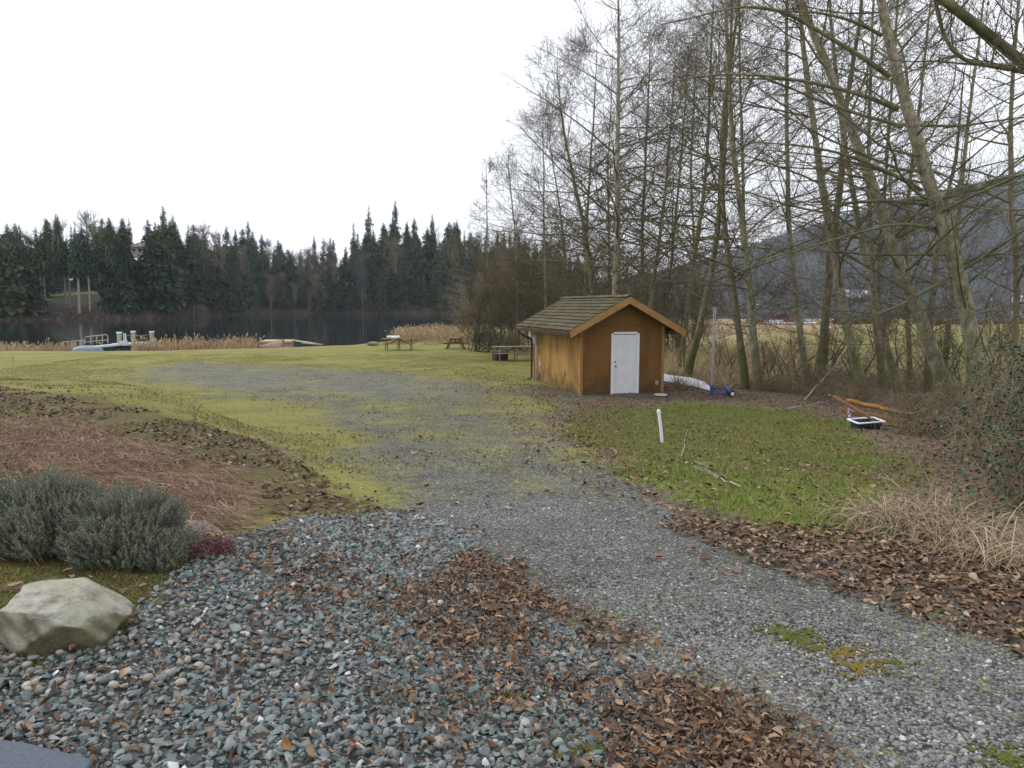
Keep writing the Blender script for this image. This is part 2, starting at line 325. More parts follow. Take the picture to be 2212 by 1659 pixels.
M['deck'] = noisy('weathered deck', (.36, .39, .43), (.52, .55, .59), 3, .8, bs=.2)
M['postwood'] = noisy('dock post', (.25, .24, .19), (.4, .39, .31), 4, .85, (1, 1, .3), .3, .01)
M['rail'] = noisy('grey rail', (.3, .31, .28), (.42, .42, .38), 6, .6, bs=.05)
M['boatwood'] = noisy('weathered hull', (.2, .15, .1), (.33, .26, .18), 5, .85, bs=.3)
M['tanboard'] = noisy('tan board', (.32, .23, .15), (.45, .34, .23), 5, .85, bs=.2)
M['greenboard'] = noisy('algae board', (.2, .22, .15), (.32, .33, .23), 5, .85, bs=.2)
M['asphalt'] = noisy('dark blue slab', (.06, .072, .095), (.1, .115, .14), 60, .8, bs=.4, bd=.003)
M['palestick'] = noisy('pale dead branch', (.3, .27, .22), (.45, .42, .35), 9, .85, bs=.2)
def rockm():
    m, t, b = mat('granite boulder'); f = noise(t, 11, 8, .75); g = noise(t, 2.2, 4, .6); s = noise(t, 5, 6, .7, (1, 1, 5))
    c = ramp(t, [(.36, (.12, .11, .08)), (.46, (.27, .26, .21)), (.6, (.4, .39, .34)), (.7, (.46, .45, .4))], f); c = mixc(t, ramp(t, [(.45, (0, 0, 0)), (.6, (.6, .6, .6))], s), c, (.36, .355, .24))
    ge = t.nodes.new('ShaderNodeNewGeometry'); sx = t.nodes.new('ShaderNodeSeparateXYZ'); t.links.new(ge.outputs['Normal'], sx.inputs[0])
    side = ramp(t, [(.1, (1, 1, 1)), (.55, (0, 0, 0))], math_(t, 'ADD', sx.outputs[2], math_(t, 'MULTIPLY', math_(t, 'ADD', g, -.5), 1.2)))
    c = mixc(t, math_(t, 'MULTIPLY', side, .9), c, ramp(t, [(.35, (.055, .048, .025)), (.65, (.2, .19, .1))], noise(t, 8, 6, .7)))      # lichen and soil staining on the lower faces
    t.links.new(c, b.inputs['Base Color']); setr(b, .85, .2); bump(t, b, f, .9, .03); return m
M['rock'] = rockm()

# ---------------------------------------------------------------- ground sheet
P_rock = gpoly([(-750, 1700), (-750, 1400), (0, 1425), (200, 1410), (300, 1330), (370, 1260), (385, 1225), (450, 1170), (640, 1125), (860, 1098), (1010, 1150), (1080, 1230), (1110, 1300), (1300, 1395), (1500, 1510), (1660, 1659), (1700, 1750)])
P_rock += [np.array([1.1, 1.6]), np.array([-4.6, 1.6])]
P_drive = gpoly([(850, 1100), (1010, 1150), (1080, 1230), (1110, 1300), (1300, 1395), (1500, 1510), (1660, 1659)])+[np.array([1.0, 1.2]), np.array([7, 1.2]), np.array([6, 2.4])]+gpoly([(2212, 1400), (1950, 1310), (1760, 1230), (1540, 1150), (1400, 1085), (1270, 980), (1215, 900), (1130, 850), (1040, 815), (900, 800), (700, 795), (420, 782), (290, 792), (300, 825), (560, 870), (680, 900), (740, 960), (800, 1050)])
P_clean = gpoly([(930, 1120), (1100, 1180), (1250, 1330), (1500, 1480), (1750, 1659)])+[np.array([1.5, 1.2]), np.array([6, 1.2])]+gpoly([(2212, 1420), (1900, 1310), (1700, 1230), (1500, 1160), (1350, 1120), (1150, 1090)])
P_farpatch = gpoly([(290, 792), (420, 784), (640, 790), (820, 805), (1000, 830), (1010, 860), (800, 855), (560, 835), (330, 825)])
P_lush = gpoly([(1225, 905), (1290, 880), (1500, 872), (1720, 885), (1800, 905), (1850, 940), (1950, 1000), (1890, 1060), (1830, 1110), (1960, 1195), (1720, 1155), (1500, 1080), (1370, 1030), (1280, 960)])
P_litter = gpoly([(1130, 830), (1255, 845), (1440, 812), (1620, 806), (1850, 820), (2212, 850), (2500, 1200), (2500, 1500), (2212, 1375), (1950, 1300), (1750, 1220), (1540, 1145), (1390, 1075), (1250, 960), (1180, 880)])
P_bank = gpoly([(-900, 1260), (-900, 850), (0, 835), (200, 870), (400, 900), (560, 950), (640, 1000), (760, 1060), (860, 1098), (640, 1125), (450, 1165), (300, 1250)])
P_thatch = gpoly([(-300, 1060), (-200, 920), (0, 915), (150, 925), (330, 985), (480, 1020), (590, 1060), (600, 1105), (500, 1145), (450, 1165), (300, 1120), (150, 1060), (0, 1000)])
P_stony = gpoly([(420, 930), (560, 945), (650, 1010), (760, 1065), (855, 1100), (700, 1120), (590, 1090), (560, 1040), (470, 990)])
P_mossbed = gpoly([(-600, 1235), (200, 1235), (330, 1240), (370, 1260), (350, 1300), (270, 1350), (200, 1330), (60, 1440), (-700, 1420)])
nx, ny = 640, 620
xs = 7*np.sinh(np.linspace(-7.25, 7.25, nx)); ys = 5*np.sinh(np.linspace(-1.2, 7.75, ny))
X, Y = np.meshgrid(xs, ys); Z = H(X, Y)
Vg = np.stack([X, Y, Z], -1).reshape(-1, 3); ii = np.arange(nx-1)[None, :]+np.arange(ny-1)[:, None]*nx
Fg = np.stack([ii, ii+1, ii+1+nx, ii+nx], -1).reshape(-1, 4)
me = npmesh('ground', Vg, Fg, True)
xf, yf = Vg[:, 0], Vg[:, 1]; wob = (vnoise(xf, yf, .5)-.5)*.35+(vnoise(xf+5, yf, 1.6)-.5)*.7
def msk(poly, soft, wb=1.0):
    far = np.clip(yf/12, .4, 5); return S(-soft, soft, (polysd(xf, yf, poly)+wob*wb*np.minimum(far, 1.5))/far)
drive = msk(P_drive, 1.0, 1.6); clean = S(-1.1, .5, polysd(xf, yf, P_clean)+wob*.8); patch = msk(P_farpatch, .6); lush = msk(P_lush, .3); litter = msk(P_litter, .6); bank = msk(P_bank, .3)
thatch = msk(P_thatch, .2); mossb = msk(P_mossbed, .08, .3); rocks = msk(P_rock, .1, .3); stony = msk(P_stony, .25)
grassm = np.where(yf > -50, 1.0, 1.0)
grassm = grassm*(1-drive*(.64-.12*S(10, 22, yf))); grassm = grassm*(1-.38*patch); grassm *= (1-clean*.9)
def pdist(poly):
    d = np.full(xf.shape, 1e9)
    for (ax, ay), (bx, by) in zip(poly[:-1], poly[1:]):
        ex, ey = bx-ax, by-ay; t = np.clip(((xf-ax)*ex+(yf-ay)*ey)/(ex*ex+ey*ey), 0, 1); d = np.minimum(d, np.hypot(xf-ax-t*ex, yf-ay-t*ey))
    return d
trk = np.maximum(*[np.exp(-(pdist([gp(*p)[:2] for p in q])/(.28+.018*np.maximum(yf, 0)))**2) for q in ([(2050, 1560), (1400, 1230), (1060, 1100), (880, 960), (730, 880), (450, 810)], [(2180, 1420), (1600, 1190), (1290, 1050), (1080, 940), (930, 870), (700, 815)])])
grassm = grassm*(1-.35*trk*(.5+.5*drive))
grassm = np.maximum(grassm*(1-litter*.75), lush*.92); grassm = np.maximum(grassm, bank)
track = np.exp(-((polysd(xf, yf, P_clean)-.0))**2*1.)  # unused shape helper
litm = np.clip(litter*(1-.75*lush)*(.72-.3*S(12, 20, yf)*S(6.5, 4.5, xf))+bank*.25+.5*S(.4, .7, vnoise(xf, yf, 1.1)*.6+vnoise(xf, yf*.6, 3.1)*.4)*(1-S(45, 60, yf))*(.25+.75*S(-6, 1, xf))*S(9, 14, yf), 0, 1)
field = S(-2, 6, xf)*S(26, 34, yf)*(1-S(56, 66, yf)*0)
strawm = np.clip(S(-5, 0, yf-shore_y(xf)+2)+(S(3.5, 7, xf)*S(27, 30, yf)*(1-S(34, 42, yf+6*vnoise(xf, yf, 5)-3))*.9+S(60, 78, yf+14*(vnoise(xf, yf, 9)-.5)+.5*(22-xf))*S(-5, 5, xf))*(1-.75*S(.42, .5, xf/np.maximum(yf, 1))), 0, 1)
lushm = np.clip(lush+S(44, 30, yf)*0, 0, 1)
a1 = me.color_attributes.new('zone_a', 'FLOAT_COLOR', 'POINT'); a1.data.foreach_set('color', np.stack([grassm, litm, thatch, strawm], -1).astype(np.float32).ravel())
a2 = me.color_attributes.new('zone_b', 'FLOAT_COLOR', 'POINT'); a2.data.foreach_set('color', np.stack([lushm, np.maximum(bank, mossb), rocks, patch], -1).astype(np.float32).ravel())
def groundm():
    m, t, b = mat('ground cover'); A = t.nodes.new('ShaderNodeVertexColor'); A.layer_name = 'zone_a'; Bn = t.nodes.new('ShaderNodeVertexColor'); Bn.layer_name = 'zone_b'
    sa = t.nodes.new('ShaderNodeSeparateColor'); t.links.new(A.outputs[0], sa.inputs[0]); sb = t.nodes.new('ShaderNodeSeparateColor'); t.links.new(Bn.outputs[0], sb.inputs[0])
    tc = t.nodes.new('ShaderNodeTexCoord')
    def vor(scale):
        v = t.nodes.new('ShaderNodeTexVoronoi'); v.inputs['Scale'].default_value = scale; t.links.new(tc.outputs['Object'], v.inputs['Vector']); return v
    v1 = vor(48); v2 = vor(20); sc = t.nodes.new('ShaderNodeSeparateColor'); t.links.new(v1.outputs['Color'], sc.inputs[0])
    sc2 = t.nodes.new('ShaderNodeSeparateColor'); t.links.new(v2.outputs['Color'], sc2.inputs[0])
    big = noise(t, .45, 4, .6); mid = noise(t, 1.7, 5, .65); fine = noise(t, 9, 6, .7); vf = noise(t, 45, 4, .7)
    gr = ramp(t, [(0, (.08, .08, .074)), (.35, (.135, .138, .13)), (.7, (.185, .188, .178)), (.93, (.28, .28, .27)), (.97, (.42, .42, .4))], sc.outputs[0])
    gr = mixc(t, 1, gr, ramp(t, [(0, (1.12, 1.12, 1.12)), (.4, (1, 1, 1)), (.62, (.35, .34, .33))], v1.outputs['Distance']), 'MULTIPLY')
    gr = mixc(t, 1, gr, ramp(t, [(.3, (.72, .7, .66)), (.5, (1, 1, 1)), (.7, (1.18, 1.18, 1.2))], mid), 'MULTIPLY')
    gr = mixc(t, 1, gr, mixc(t, Bn.outputs['Alpha'], (1, 1, 1), (1.12, 1.13, 1.1)), 'MULTIPLY')
    gcol = ramp(t, [(.28, (.12, .115, .035)), (.42, (.175, .175, .048)), (.55, (.235, .225, .058)), (.7, (.32, .3, .085)), (.8, (.35, .3, .12))], math_(t, 'ADD', math_(t, 'MULTIPLY', big, .45), math_(t, 'MULTIPLY', fine, .55)))
    lcol = ramp(t, [(.3, (.06, .085, .01)), (.5, (.12, .168, .02)), (.65, (.2, .215, .045)), (.75, (.27, .22, .1))], math_(t, 'ADD', math_(t, 'MULTIPLY', mid, .4), math_(t, 'MULTIPLY', fine, .6)))
    gcol = mixc(t, sb.outputs[0], gcol, lcol)
    bankc = ramp(t, [(.34, (.05, .037, .022)), (.47, (.1, .072, .038)), (.56, (.12, .115, .028)), (.66, (.15, .115, .065)), (.75, (.19, .16, .1))], math_(t, 'ADD', math_(t, 'MULTIPLY', mid, .4), math_(t, 'MULTIPLY', fine, .6)))
    gcol = mixc(t, math_(t, 'MULTIPLY', sb.outputs[1], .92), gcol, bankc)
    gcol = mixc(t, 1, gcol, ramp(t, [(.3, (.6, .6, .6)), (.7, (1.25, 1.25, 1.25))], vf), 'MULTIPLY'); st2 = noise(t, 3.2, 5, .75); gcol = mixc(t, ramp(t, [(.56, (0, 0, 0)), (.7, (.7, .7, .7))], st2), gcol, (.15, .115, .06))
    gf = math_(t, 'ADD', sa.outputs[0], math_(t, 'MULTIPLY', math_(t, 'ADD', math_(t, 'ADD', math_(t, 'MULTIPLY', mid, .9), math_(t, 'MULTIPLY', fine, .75)), math_(t, 'ADD', math_(t, 'MULTIPLY', big, .8), -1.225)), .9))
    sp_n = noise(t, 13, 5, .85); gf = math_(t, 'ADD', gf, math_(t, 'MULTIPLY', math_(t, 'ADD', sp_n, -.5), 3.4)); gf = ramp(t, [(.25, (0, 0, 0)), (.7, (1, 1, 1))], gf)
    c = mixc(t, gf, gr, gcol)
    dcol = ramp(t, [(.0, (.05, .038, .028)), (.3, (.1, .07, .047)), (.6, (.15, .105, .068)), (.85, (.22, .165, .11)), (1, (.28, .21, .14))], sc2.outputs[0])
    dcol = mixc(t, 1, dcol, ramp(t, [(.3, (.45, .45, .45)), (.65, (1.3, 1.3, 1.3))], vf), 'MULTIPLY')
    lf = math_(t, 'ADD', sa.outputs[1], math_(t, 'MULTIPLY', math_(t, 'ADD', math_(t, 'ADD', fine, mid), -1.0), 1.3)); lf = ramp(t, [(.42, (0, 0, 0)), (.6, (1, 1, 1))], lf)
    c = mixc(t, math_(t, 'MULTIPLY', lf, .9), c, dcol)
    c = mixc(t, sa.outputs[2], c, ramp(t, [(.3, (.1, .06, .036)), (.6, (.22, .135, .085))], fine))
    stc = ramp(t, [(.3, (.16, .11, .06)), (.5, (.29, .22, .125)), (.7, (.4, .32, .19))], math_(t, 'ADD', math_(t, 'MULTIPLY', mid, .3), math_(t, 'MULTIPLY', fine, .7)))
    c = mixc(t, A.outputs['Alpha'], c, stc)
    c = mixc(t, sb.outputs[2], c, ramp(t, [(.4, (.03, .03, .027)), (.55, (.07, .072, .066)), (.7, (.1, .085, .065))], vf))
    t.links.new(c, b.inputs['Base Color']); setr(b, .92, .15)
    hgt = math_(t, 'ADD', math_(t, 'MULTIPLY', math_(t, 'SUBTRACT', 1, v1.outputs['Distance']), .3), math_(t, 'ADD', fine, math_(t, 'MULTIPLY', vf, .6)))
    bump(t, b, hgt, .8, .035); return m
ground = link('ground', me, groundm()); tag(ground, kind='structure')
# lake
m, t, b = mat('lake water'); b.inputs['Base Color'].default_value = (.012, .016, .02, 1); setr(b, .035, .5); b.inputs['IOR'].default_value = 1.33
f = noise(t, .9, 4, .6, (1, .35, 1)); bump(t, b, f, .22, .06); M['water'] = m
def flat(name, x0, x1, y0, y1, z, mt, n=2):
    return link(name, npmesh(name, [[x0, y0, z], [x1, y0, z], [x1, y1, z], [x0, y1, z]], [[0, 1, 2, 3]]), mt)
lake = flat('water', -3000, 4000, 40, 3400, WATER, M['water']); tag(lake, kind='structure')

# ---------------------------------------------------------------- far hillside with its forest
def farshore(px): return np.interp(px, [-500, 0, 150, 330, 400, 460, 560, 700, 1000, 1300, 1500], [165, 172, 180, 186, 205, 245, 285, 305, 305, 330, 360])
def skyl(px): return np.interp(px, [-500, 0, 60, 130, 200, 270, 365, 430, 520, 600, 660, 700, 760, 800, 855, 900, 935, 1000, 1050, 1120, 1300, 1500], [470, 484, 490, 478, 468, 470, 465, 490, 500, 522, 545, 528, 522, 490, 478, 490, 482, 490, 495, 500, 560, 620])
def hillz(px, s_):
    top = EYE+(660-skyl(px))/FPX*(farshore(px)+100)-25
    top = np.maximum(top, 3); z = -1.2+(top+1.2)*np.clip((s_+2)/95, 0, 1)**.8
    return np.minimum(z, top)+1.2*S(0, 4, s_)
def farpt(px, s_):
    d = farshore(px)+s_; return np.stack([(px-1106)/FPX*d, d, hillz(px, s_)], -1)
PX, SS = np.meshgrid(np.linspace(-600, 1500, 260), np.concatenate([[-4], np.linspace(0, 130, 50), [200, 260]]))
Vh = farpt(PX, SS); Vh[..., 2] += (vnoise(Vh[..., 0], Vh[..., 1], 9)-.5)*2.2*S(2, 12, SS); Vh[0, :, 2] = -4; Vh[-1, :, 2] -= 30
n_ = PX.shape[1]; ii = np.arange(n_-1)[None]+np.arange(PX.shape[0]-1)[:, None]*n_
me = npmesh('far_hillside', Vh.reshape(-1, 3), np.stack([ii, ii+1, ii+1+n_, ii+n_], -1).reshape(-1, 4), True)
lawn_z = 10.5; PXf = PX.ravel(); SSf = SS.ravel()
lm = S(0, 6, 66-np.abs(PXf-158))*S(0, 3, 9-np.abs(SSf-42))
ca = me.color_attributes.new('zone', 'FLOAT_COLOR', 'POINT'); ca.data.foreach_set('color', np.stack([lm, lm, lm, lm], -1).astype(np.float32).ravel())
m, t, b = mat('forest floor'); vc = t.nodes.new('ShaderNodeVertexColor'); vc.layer_name = 'zone'; f = noise(t, .25, 6, .7)
c = mixc(t, vc.outputs[0], ramp(t, [(.35, (.022, .022, .014)), (.6, (.045, .04, .026)), (.75, (.045, .05, .024))], f), (.12, .19, .04)); t.links.new(c, b.inputs['Base Color']); setr(b, .95, .1)
hill = link('far_hillside', me, m); tag(hill, kind='structure')

def conifer_mesh(name, seed, crown0=.04, droop=.35, dens=1.0, slim=.17, sparse=0.0, rag=1.0):
    r = np.random.default_rng(seed); Hh = 1.0; L = int(62*dens); out = []
    zs = np.sort(r.uniform(crown0, .985, L*13)); n = len(zs); az = r.uniform(0, 6.28, n)
    fr = (zs-crown0)/(1-crown0); ln = slim*(1-fr)**.85*(.55+.45*np.minimum(1, fr*6))*r.uniform(.55, 1.2, n)*(.75+.5*np.sin(fr*23+seed))**.4+.006
    if sparse:
        k = r.random(n) > sparse*S(.55, .8, zs); zs, az, ln = zs[k], az[k], ln[k]; n = len(zs)
    d = np.stack([np.cos(az), np.sin(az), np.zeros(n)], -1); P0 = np.stack([np.zeros(n), np.zeros(n), zs], -1)
    K = 4; tt = np.linspace(0.05, 1, K)
    P = P0[:, None]+d[:, None]*(ln[:, None, None]*tt[None, :, None]); P[..., 2] += (-droop*tt**1.4+.16*tt**3)[None]*ln[:, None]*1.1+r.normal(0, .003, (n, K))
    W = ln[:, None]*np.array([.16, .3, .26, .03])[None]*r.uniform(.6, 1.2, n)[:, None]
    side = np.cross(d, [0, 0, 1.])+r.normal(0, .25, (n, 3)); out.append(ribbons(P, W, side))
    # hanging sprays give the crown its depth
    P2 = P[:, 2]+r.normal(0, .012, (n, 3)); Q = np.stack([P2, P2+np.stack([d[:, 0]*.01, d[:, 1]*.01, -ln*.2-.006], -1), P2+np.stack([d[:, 0]*.012, d[:, 1]*.012, -ln*.32-.01], -1)], 1)
    out.append(ribbons(Q, np.repeat((ln*.24)[:, None], 3, 1)*np.array([1, .7, .1]), side))
    V, F = cat(out); nf = len(F)
    tv, tf = tubes(np.array([[[0, 0, -.03], [0, 0, .5], [.002, .002, 1.0]]]), np.array([[.011, .007, .001]]), 5)
    me = npmesh(name, np.concatenate([V, tv]), np.concatenate([F, tf+len(V)]), False, [0]*nf+[1]*len(tf)); return me
con_me = [conifer_mesh('conifer_tree', s_, .03+.03*(s_ % 3), .3+.1*(s_ % 2), 1.0, [.21, .17, .24, .19, .25, .15][s_], [0, 0, 0, .3, 0, .2][s_]) for s_ in range(6)]
for i_, me in enumerate(con_me): me.materials.append(M['conifer'] if i_ % 3 else M['conifer_pale']); me.materials.append(M['farbark'])
crown_me = [conifer_mesh('crown', 20+s_, .5, .25, .6, .14, 0) for s_ in range(3)]
for me in crown_me: me.materials.append(M['conifer']); me.materials.append(M['farbark'])

# ---------------------------------------------------------------- branching generator for bare trees
def grow(PP, PR, n, t0, t1, length, ang, K, lift, r_scale, jit=.12, r=None, rmin=.003, order=None):
    """children on random parents: PP (N,K,3), PR (N,K)"""
    r = r or rng; N, Kp, _ = PP.shape; pi = r.integers(0, N, n) if order is None else np.repeat(np.arange(N), n//N); n = len(pi)
    tt = r.uniform(t0, t1, n) if N > 1 else np.linspace(t0, t1, n)+r.normal(0, .3/n, n); tt = np.clip(tt, 0, .995)
    f = tt*(Kp-1); k = np.minimum(f.astype(int), Kp-2); fr = (f-k)[:, None]
    p0 = PP[pi, k]*(1-fr)+PP[pi, k+1]*fr; T = nrm(PP[pi, k+1]-PP[pi, k]); pr = PR[pi, k]*(1-fr[:, 0])+PR[pi, k+1]*fr[:, 0]
    q = nrm(np.cross(T, r.normal(size=(n, 3)))); a = r.normal(ang[0], ang[1], n)[:, None]
    D = nrm(T*np.cos(a)+q*np.sin(a)); L = length(tt, r.uniform(.6, 1.15, n))
    P = np.zeros((n, K, 3)); P[:, 0] = p0; st = L/(K-1)
    for j in range(1, K):
        D = nrm(D+r.normal(0, jit, (n, 3))+np.array([0, 0, 1])*np.asarray(lift(tt, j/(K-1))).reshape(-1, 1)); P[:, j] = P[:, j-1]+D*st[:, None]
    r0 = np.maximum(np.minimum(pr*.62, L*r_scale), rmin); R_ = np.maximum(r0[:, None]*np.linspace(1, .25, K)[None]**1.1, rmin*.8)
    return P, R_
def smooth_path(pts, K):
    pts = np.array(pts, float); d = np.r_[0, np.cumsum(np.linalg.norm(np.diff(pts, axis=0), axis=1))]; s_ = np.linspace(0, d[-1], K)
    o = np.stack([np.interp(s_, d, pts[:, i]) for i in range(3)], -1)
    for _ in range(3): o[1:-1] = (o[:-2]+2*o[1:-1]+o[2:])/4
    return o
def bare_tree(path, r0, r1, label, group='bare trees along the right side', name='alder_tree', barkk='bark', nb=46, blen=3.6, seed=0, low=.16, n2=9, n3=5, cones=True, extra=None, rmin=.0042, catg='tree'):
    r = np.random.default_rng(seed+100); base = path[0].copy(); pth = smooth_path(path, 26)-base
    K = 26; pth[1:-1] += np.cumsum(r.normal(0, .012, (K-2, 3)), 0)*np.array([1, 1, 0]); pth[0, 2] -= .3
    tt = np.linspace(0, 1, K); RR = (r0*.88*(1-tt)**.8*(1+.35*np.exp(-tt*22)))+.01; RR = RR*(1+.06*np.sin(tt*31+seed)); PT = pth[None]; PR = RR[None]
    root = empty(name, base); tag(root, label, catg, group)
    V, F = tubes(PT, PR, 12); link('trunk', npmesh('trunk', V, F, True), M[barkk], root)
    Lt = np.linalg.norm(pth[-1]-pth[0])
    b1, rb1 = grow(PT, PR, nb, low, .98, lambda t_, u: blen*u*(1-.72*S(.35, 1, t_))*(.7+.5*S(low, low+.15, t_)), (1.22, .2), 9, lambda t_, s_: .035*(1-2.2*s_)+.10*t_**2, .0075, .085, r, .0065)
    b2, rb2 = grow(b1, rb1, nb*n2, .12, .98, lambda t_, u: .36*blen*u*(1-.6*t_), (.7, .25), 6, lambda t_, s_: .035, .005, .15, r, rmin)
    b3, rb3 = grow(b2, rb2, nb*n2*n3, .15, 1, lambda t_, u: .17*blen*u, (.7, .3), 4, lambda t_, s_: .08, .005, .2, r, rmin)
    V, F = cat([tubes(b1, rb1, 5)]); link('branches', npmesh('branches', V, F, True), M['limb'], root)
    V, F = cat([tubes(b2, rb2, 3), tubes(b3, rb3, 3)]); link('twigs', npmesh('twigs', V, F, False), M['twig'], root)
    if cones:
        k = r.random(len(b3)) < .22; c = b3[k][:, -1]; Vb, Fb = ICO[1]
        Vc = (Vb[None]*np.array([.011, .011, .02])*r.uniform(.7, 1.5, (len(c), 1, 1))+c[:, None]-np.array([0, 0, .02])); Fc = (Fb[None]+(np.arange(len(c))*len(Vb))[:, None, None]).reshape(-1, 3)
        o = link('cones', npmesh('cones', Vc.reshape(-1, 3), Fc), M['cone'], root); o['kind'] = 'stuff'
    return root
def trunk_from(pxs, Y, base_y=None, top_ext=0, dy=0):
    """pxs: photo positions from base up, Y forward distance; returns world path"""
    b0 = gp(*pxs[0]) if Y is None else None
    Yb = b0[1] if Y is None else Y
    P = [at(px, py, Yb+dy*i) for i, (px, py) in enumerate(pxs)]
    P[0][2] = float(H(P[0][0], P[0][1])) if Y is not None else P[0][2]
    if top_ext:
        d = P[-1]-P[-2]; d = d/np.linalg.norm(d); d = nrm(d+np.array([0, 0, .5])); P.append(P[-1]+d*top_ext)
    return np.array(P)
TR = [  # base-up photo path, distance, base radius, extension, bark, branches, length, label
 ([(2125, 865), (2091, 677), (2061, 542), (2019, 444), (1993, 360), (1972, 275), (1947, 203), (1926, 85), (1900, 0)], 19.5, .25, 5, 'bark', 50, 4.6, 'thickest grey alder at the right, leaning left with a mossy knot halfway up'),
 ([(2062, 865), (1981, 677), (1934, 550), (1900, 444), (1871, 360), (1828, 254), (1790, 148), (1744, 42), (1722, 0)], 20.5, .215, 5, 'bark', 50, 4.4, 'pale alder leaning hard to the left beside the thickest trunk'),
 ([(1868, 850), (1828, 698), (1807, 571), (1782, 466), (1765, 339), (1748, 212), (1735, 85), (1733, 0)], 23.5, .165, 5, 'bark', 46, 4.2, 'straight pale alder rising right of the blue dolly and leaning a little left'),
 ([(1955, 865), (1896, 698), (1871, 571), (1845, 444), (1828, 360), (1812, 240), (1800, 120)], 22, .13, 4, 'bark', 34, 3.2, 'slim pale alder leaning left between two thicker trunks'),
 ([(1748, 800), (1723, 698), (1701, 466), (1695, 254), (1697, 0)], 27.5, .125, 5, 'bark', 40, 3.8, 'slender upright alder standing alone behind the green bramble mound'),
 ([(1640, 835), (1625, 698), (1604, 466), (1583, 296), (1574, 85), (1572, 0)], 26, .15, 4, 'bark', 44, 4.0, 'pale right trunk of the mossy pair beyond the steel pole'),
 ([(1612, 832), (1590, 677), (1569, 529), (1556, 423), (1560, 250), (1590, 60)], 26.4, .14, 4, 'bark_dark', 40, 3.8, 'dark mossy left trunk of the pair beyond the steel pole'),
 ([(1772, 772), (1786, 635), (1803, 466), (1820, 360), (1816, 254), (1837, 150), (1858, 0)], 30.5, .2, 4, 'bark_dark', 44, 4.0, 'thick dark ivy-footed trunk in the middle of the row'),
 ([(1905, 850), (1888, 677), (1879, 508), (1871, 381), (1875, 127), (1880, 0)], 25.5, .1, 4, 'bark_dark', 34, 3.4, 'dark reddish-brown thin trunk behind the pale leaning alders'),
 ([(1905, 800), (1900, 635), (1900, 529), (1913, 402), (1926, 212), (1935, 60)], 30, .1, 4, 'bark', 34, 3.4, 'thin alder curving slightly right between the leaning trunks'),
 ([(1968, 790), (1955, 529), (1964, 402), (1981, 254), (2002, 64), (2008, 0)], 29, .1, 4, 'bark', 34, 3.4, 'thin pale alder leaning right behind the thickest trunk'),
 ([(2005, 810), (2015, 656), (2027, 550), (2049, 423), (2070, 339), (2082, 203)], 25, .13, 1.0, 'bark_dark', 26, 3.0, 'broken-topped dark trunk leaning right at the right side'),
 ([(2040, 800), (2060, 600), (2078, 396), (2099, 190), (2120, 42)], 28, .11, 4, 'bark', 36, 3.6, 'light grey trunk leaning right beyond the broken one'),
 ([(2190, 830), (2196, 600), (2180, 400), (2185, 200), (2200, 0)], 23, .11, 4, 'bark_dark', 46, 4.4, 'dark trunk nearest the right picture edge'),
 ([(1330, 775), (1328, 635), (1336, 487), (1332, 381), (1336, 212), (1338, 0)], 37, .2, 2.5, 'bark', 56, 5.4, 'tall straight alder directly behind the shed ridge'),
 ([(1284, 770), (1281, 626), (1264, 487), (1247, 423), (1230, 339), (1217, 254)], 40, .19, 3.0, 'bark_dark', 46, 4.8, 'dark arching alder left of the tallest one behind the shed'),
 ([(1262, 770), (1268, 466), (1277, 339), (1285, 203)], 43, .12, 3.5, 'bark', 40, 4.2, 'thin straight trunk crossing the arching alder behind the shed'),
 ([(1385, 770), (1387, 550), (1391, 381), (1399, 212)], 41, .14, 3.5, 'bark', 44, 4.6, 'upright alder just right of the shed ridge'),
 ([(1395, 775), (1408, 635), (1425, 529), (1438, 402), (1450, 254)], 39, .13, 4, 'bark', 44, 4.4, 'alder leaning right above the right half of the shed roof'),
 ([(1436, 770), (1450, 592), (1467, 423), (1480, 275)], 43, .13, 4.5, 'bark', 44, 4.4, 'straight alder above the shed right eave, leaning slightly right'),
 ([(1480, 800), (1517, 702), (1535, 600), (1552, 508), (1565, 360), (1573, 212), (1581, 0)], 30, .17, 3, 'bark_dark', 48, 4.2, 'trunk with a strongly slanting foot beside the shed'),
 ([(1470, 775), (1488, 656), (1501, 550), (1522, 423), (1535, 254), (1540, 100)], 36, .15, 3, 'bark_dark', 46, 4.4, 'dark alder behind the slanting-footed trunk'),
 ([(1645, 805), (1611, 635), (1603, 423), (1603, 296), (1598, 127), (1600, 0)], 31, .11, 3, 'bark', 38, 3.8, 'thin pale alder seen between the mossy pair and the lone slender one'),
 ([(1182, 760), (1175, 508), (1173, 296)], 47, .1, 2.0, 'bark', 34, 3.8, 'thin pole-like alder left of the shed roof'),
 ([(1060, 750), (1057, 677), (1054, 500), (1052, 390)], 50, .085, 1.0, 'bark', 16, 2.2, 'leftmost pale stem at the lake end of the row'),
 ([(1122, 755), (1116, 500), (1103, 381)], 49, .1, 1.5, 'bark', 28, 3.4, 'second stem from the lake end, leaning left'),
 ([(1225, 760), (1222, 560), (1205, 420), (1190, 340)], 52, .11, 3, 'bark', 40, 4.2, 'far slim alder showing over the shed rear eave'),
 ([(1310, 760), (1318, 560), (1312, 380), (1320, 200)], 55, .12, 3, 'bark', 40, 4.4, 'furthest alder in the thicket behind the shed roof'),
 ([(1506, 765), (1500, 560), (1490, 380), (1500, 180)], 52, .14, 3.5, 'bark', 44, 4.8, 'distant alder between the slanting trunk and the shed eave'),
]
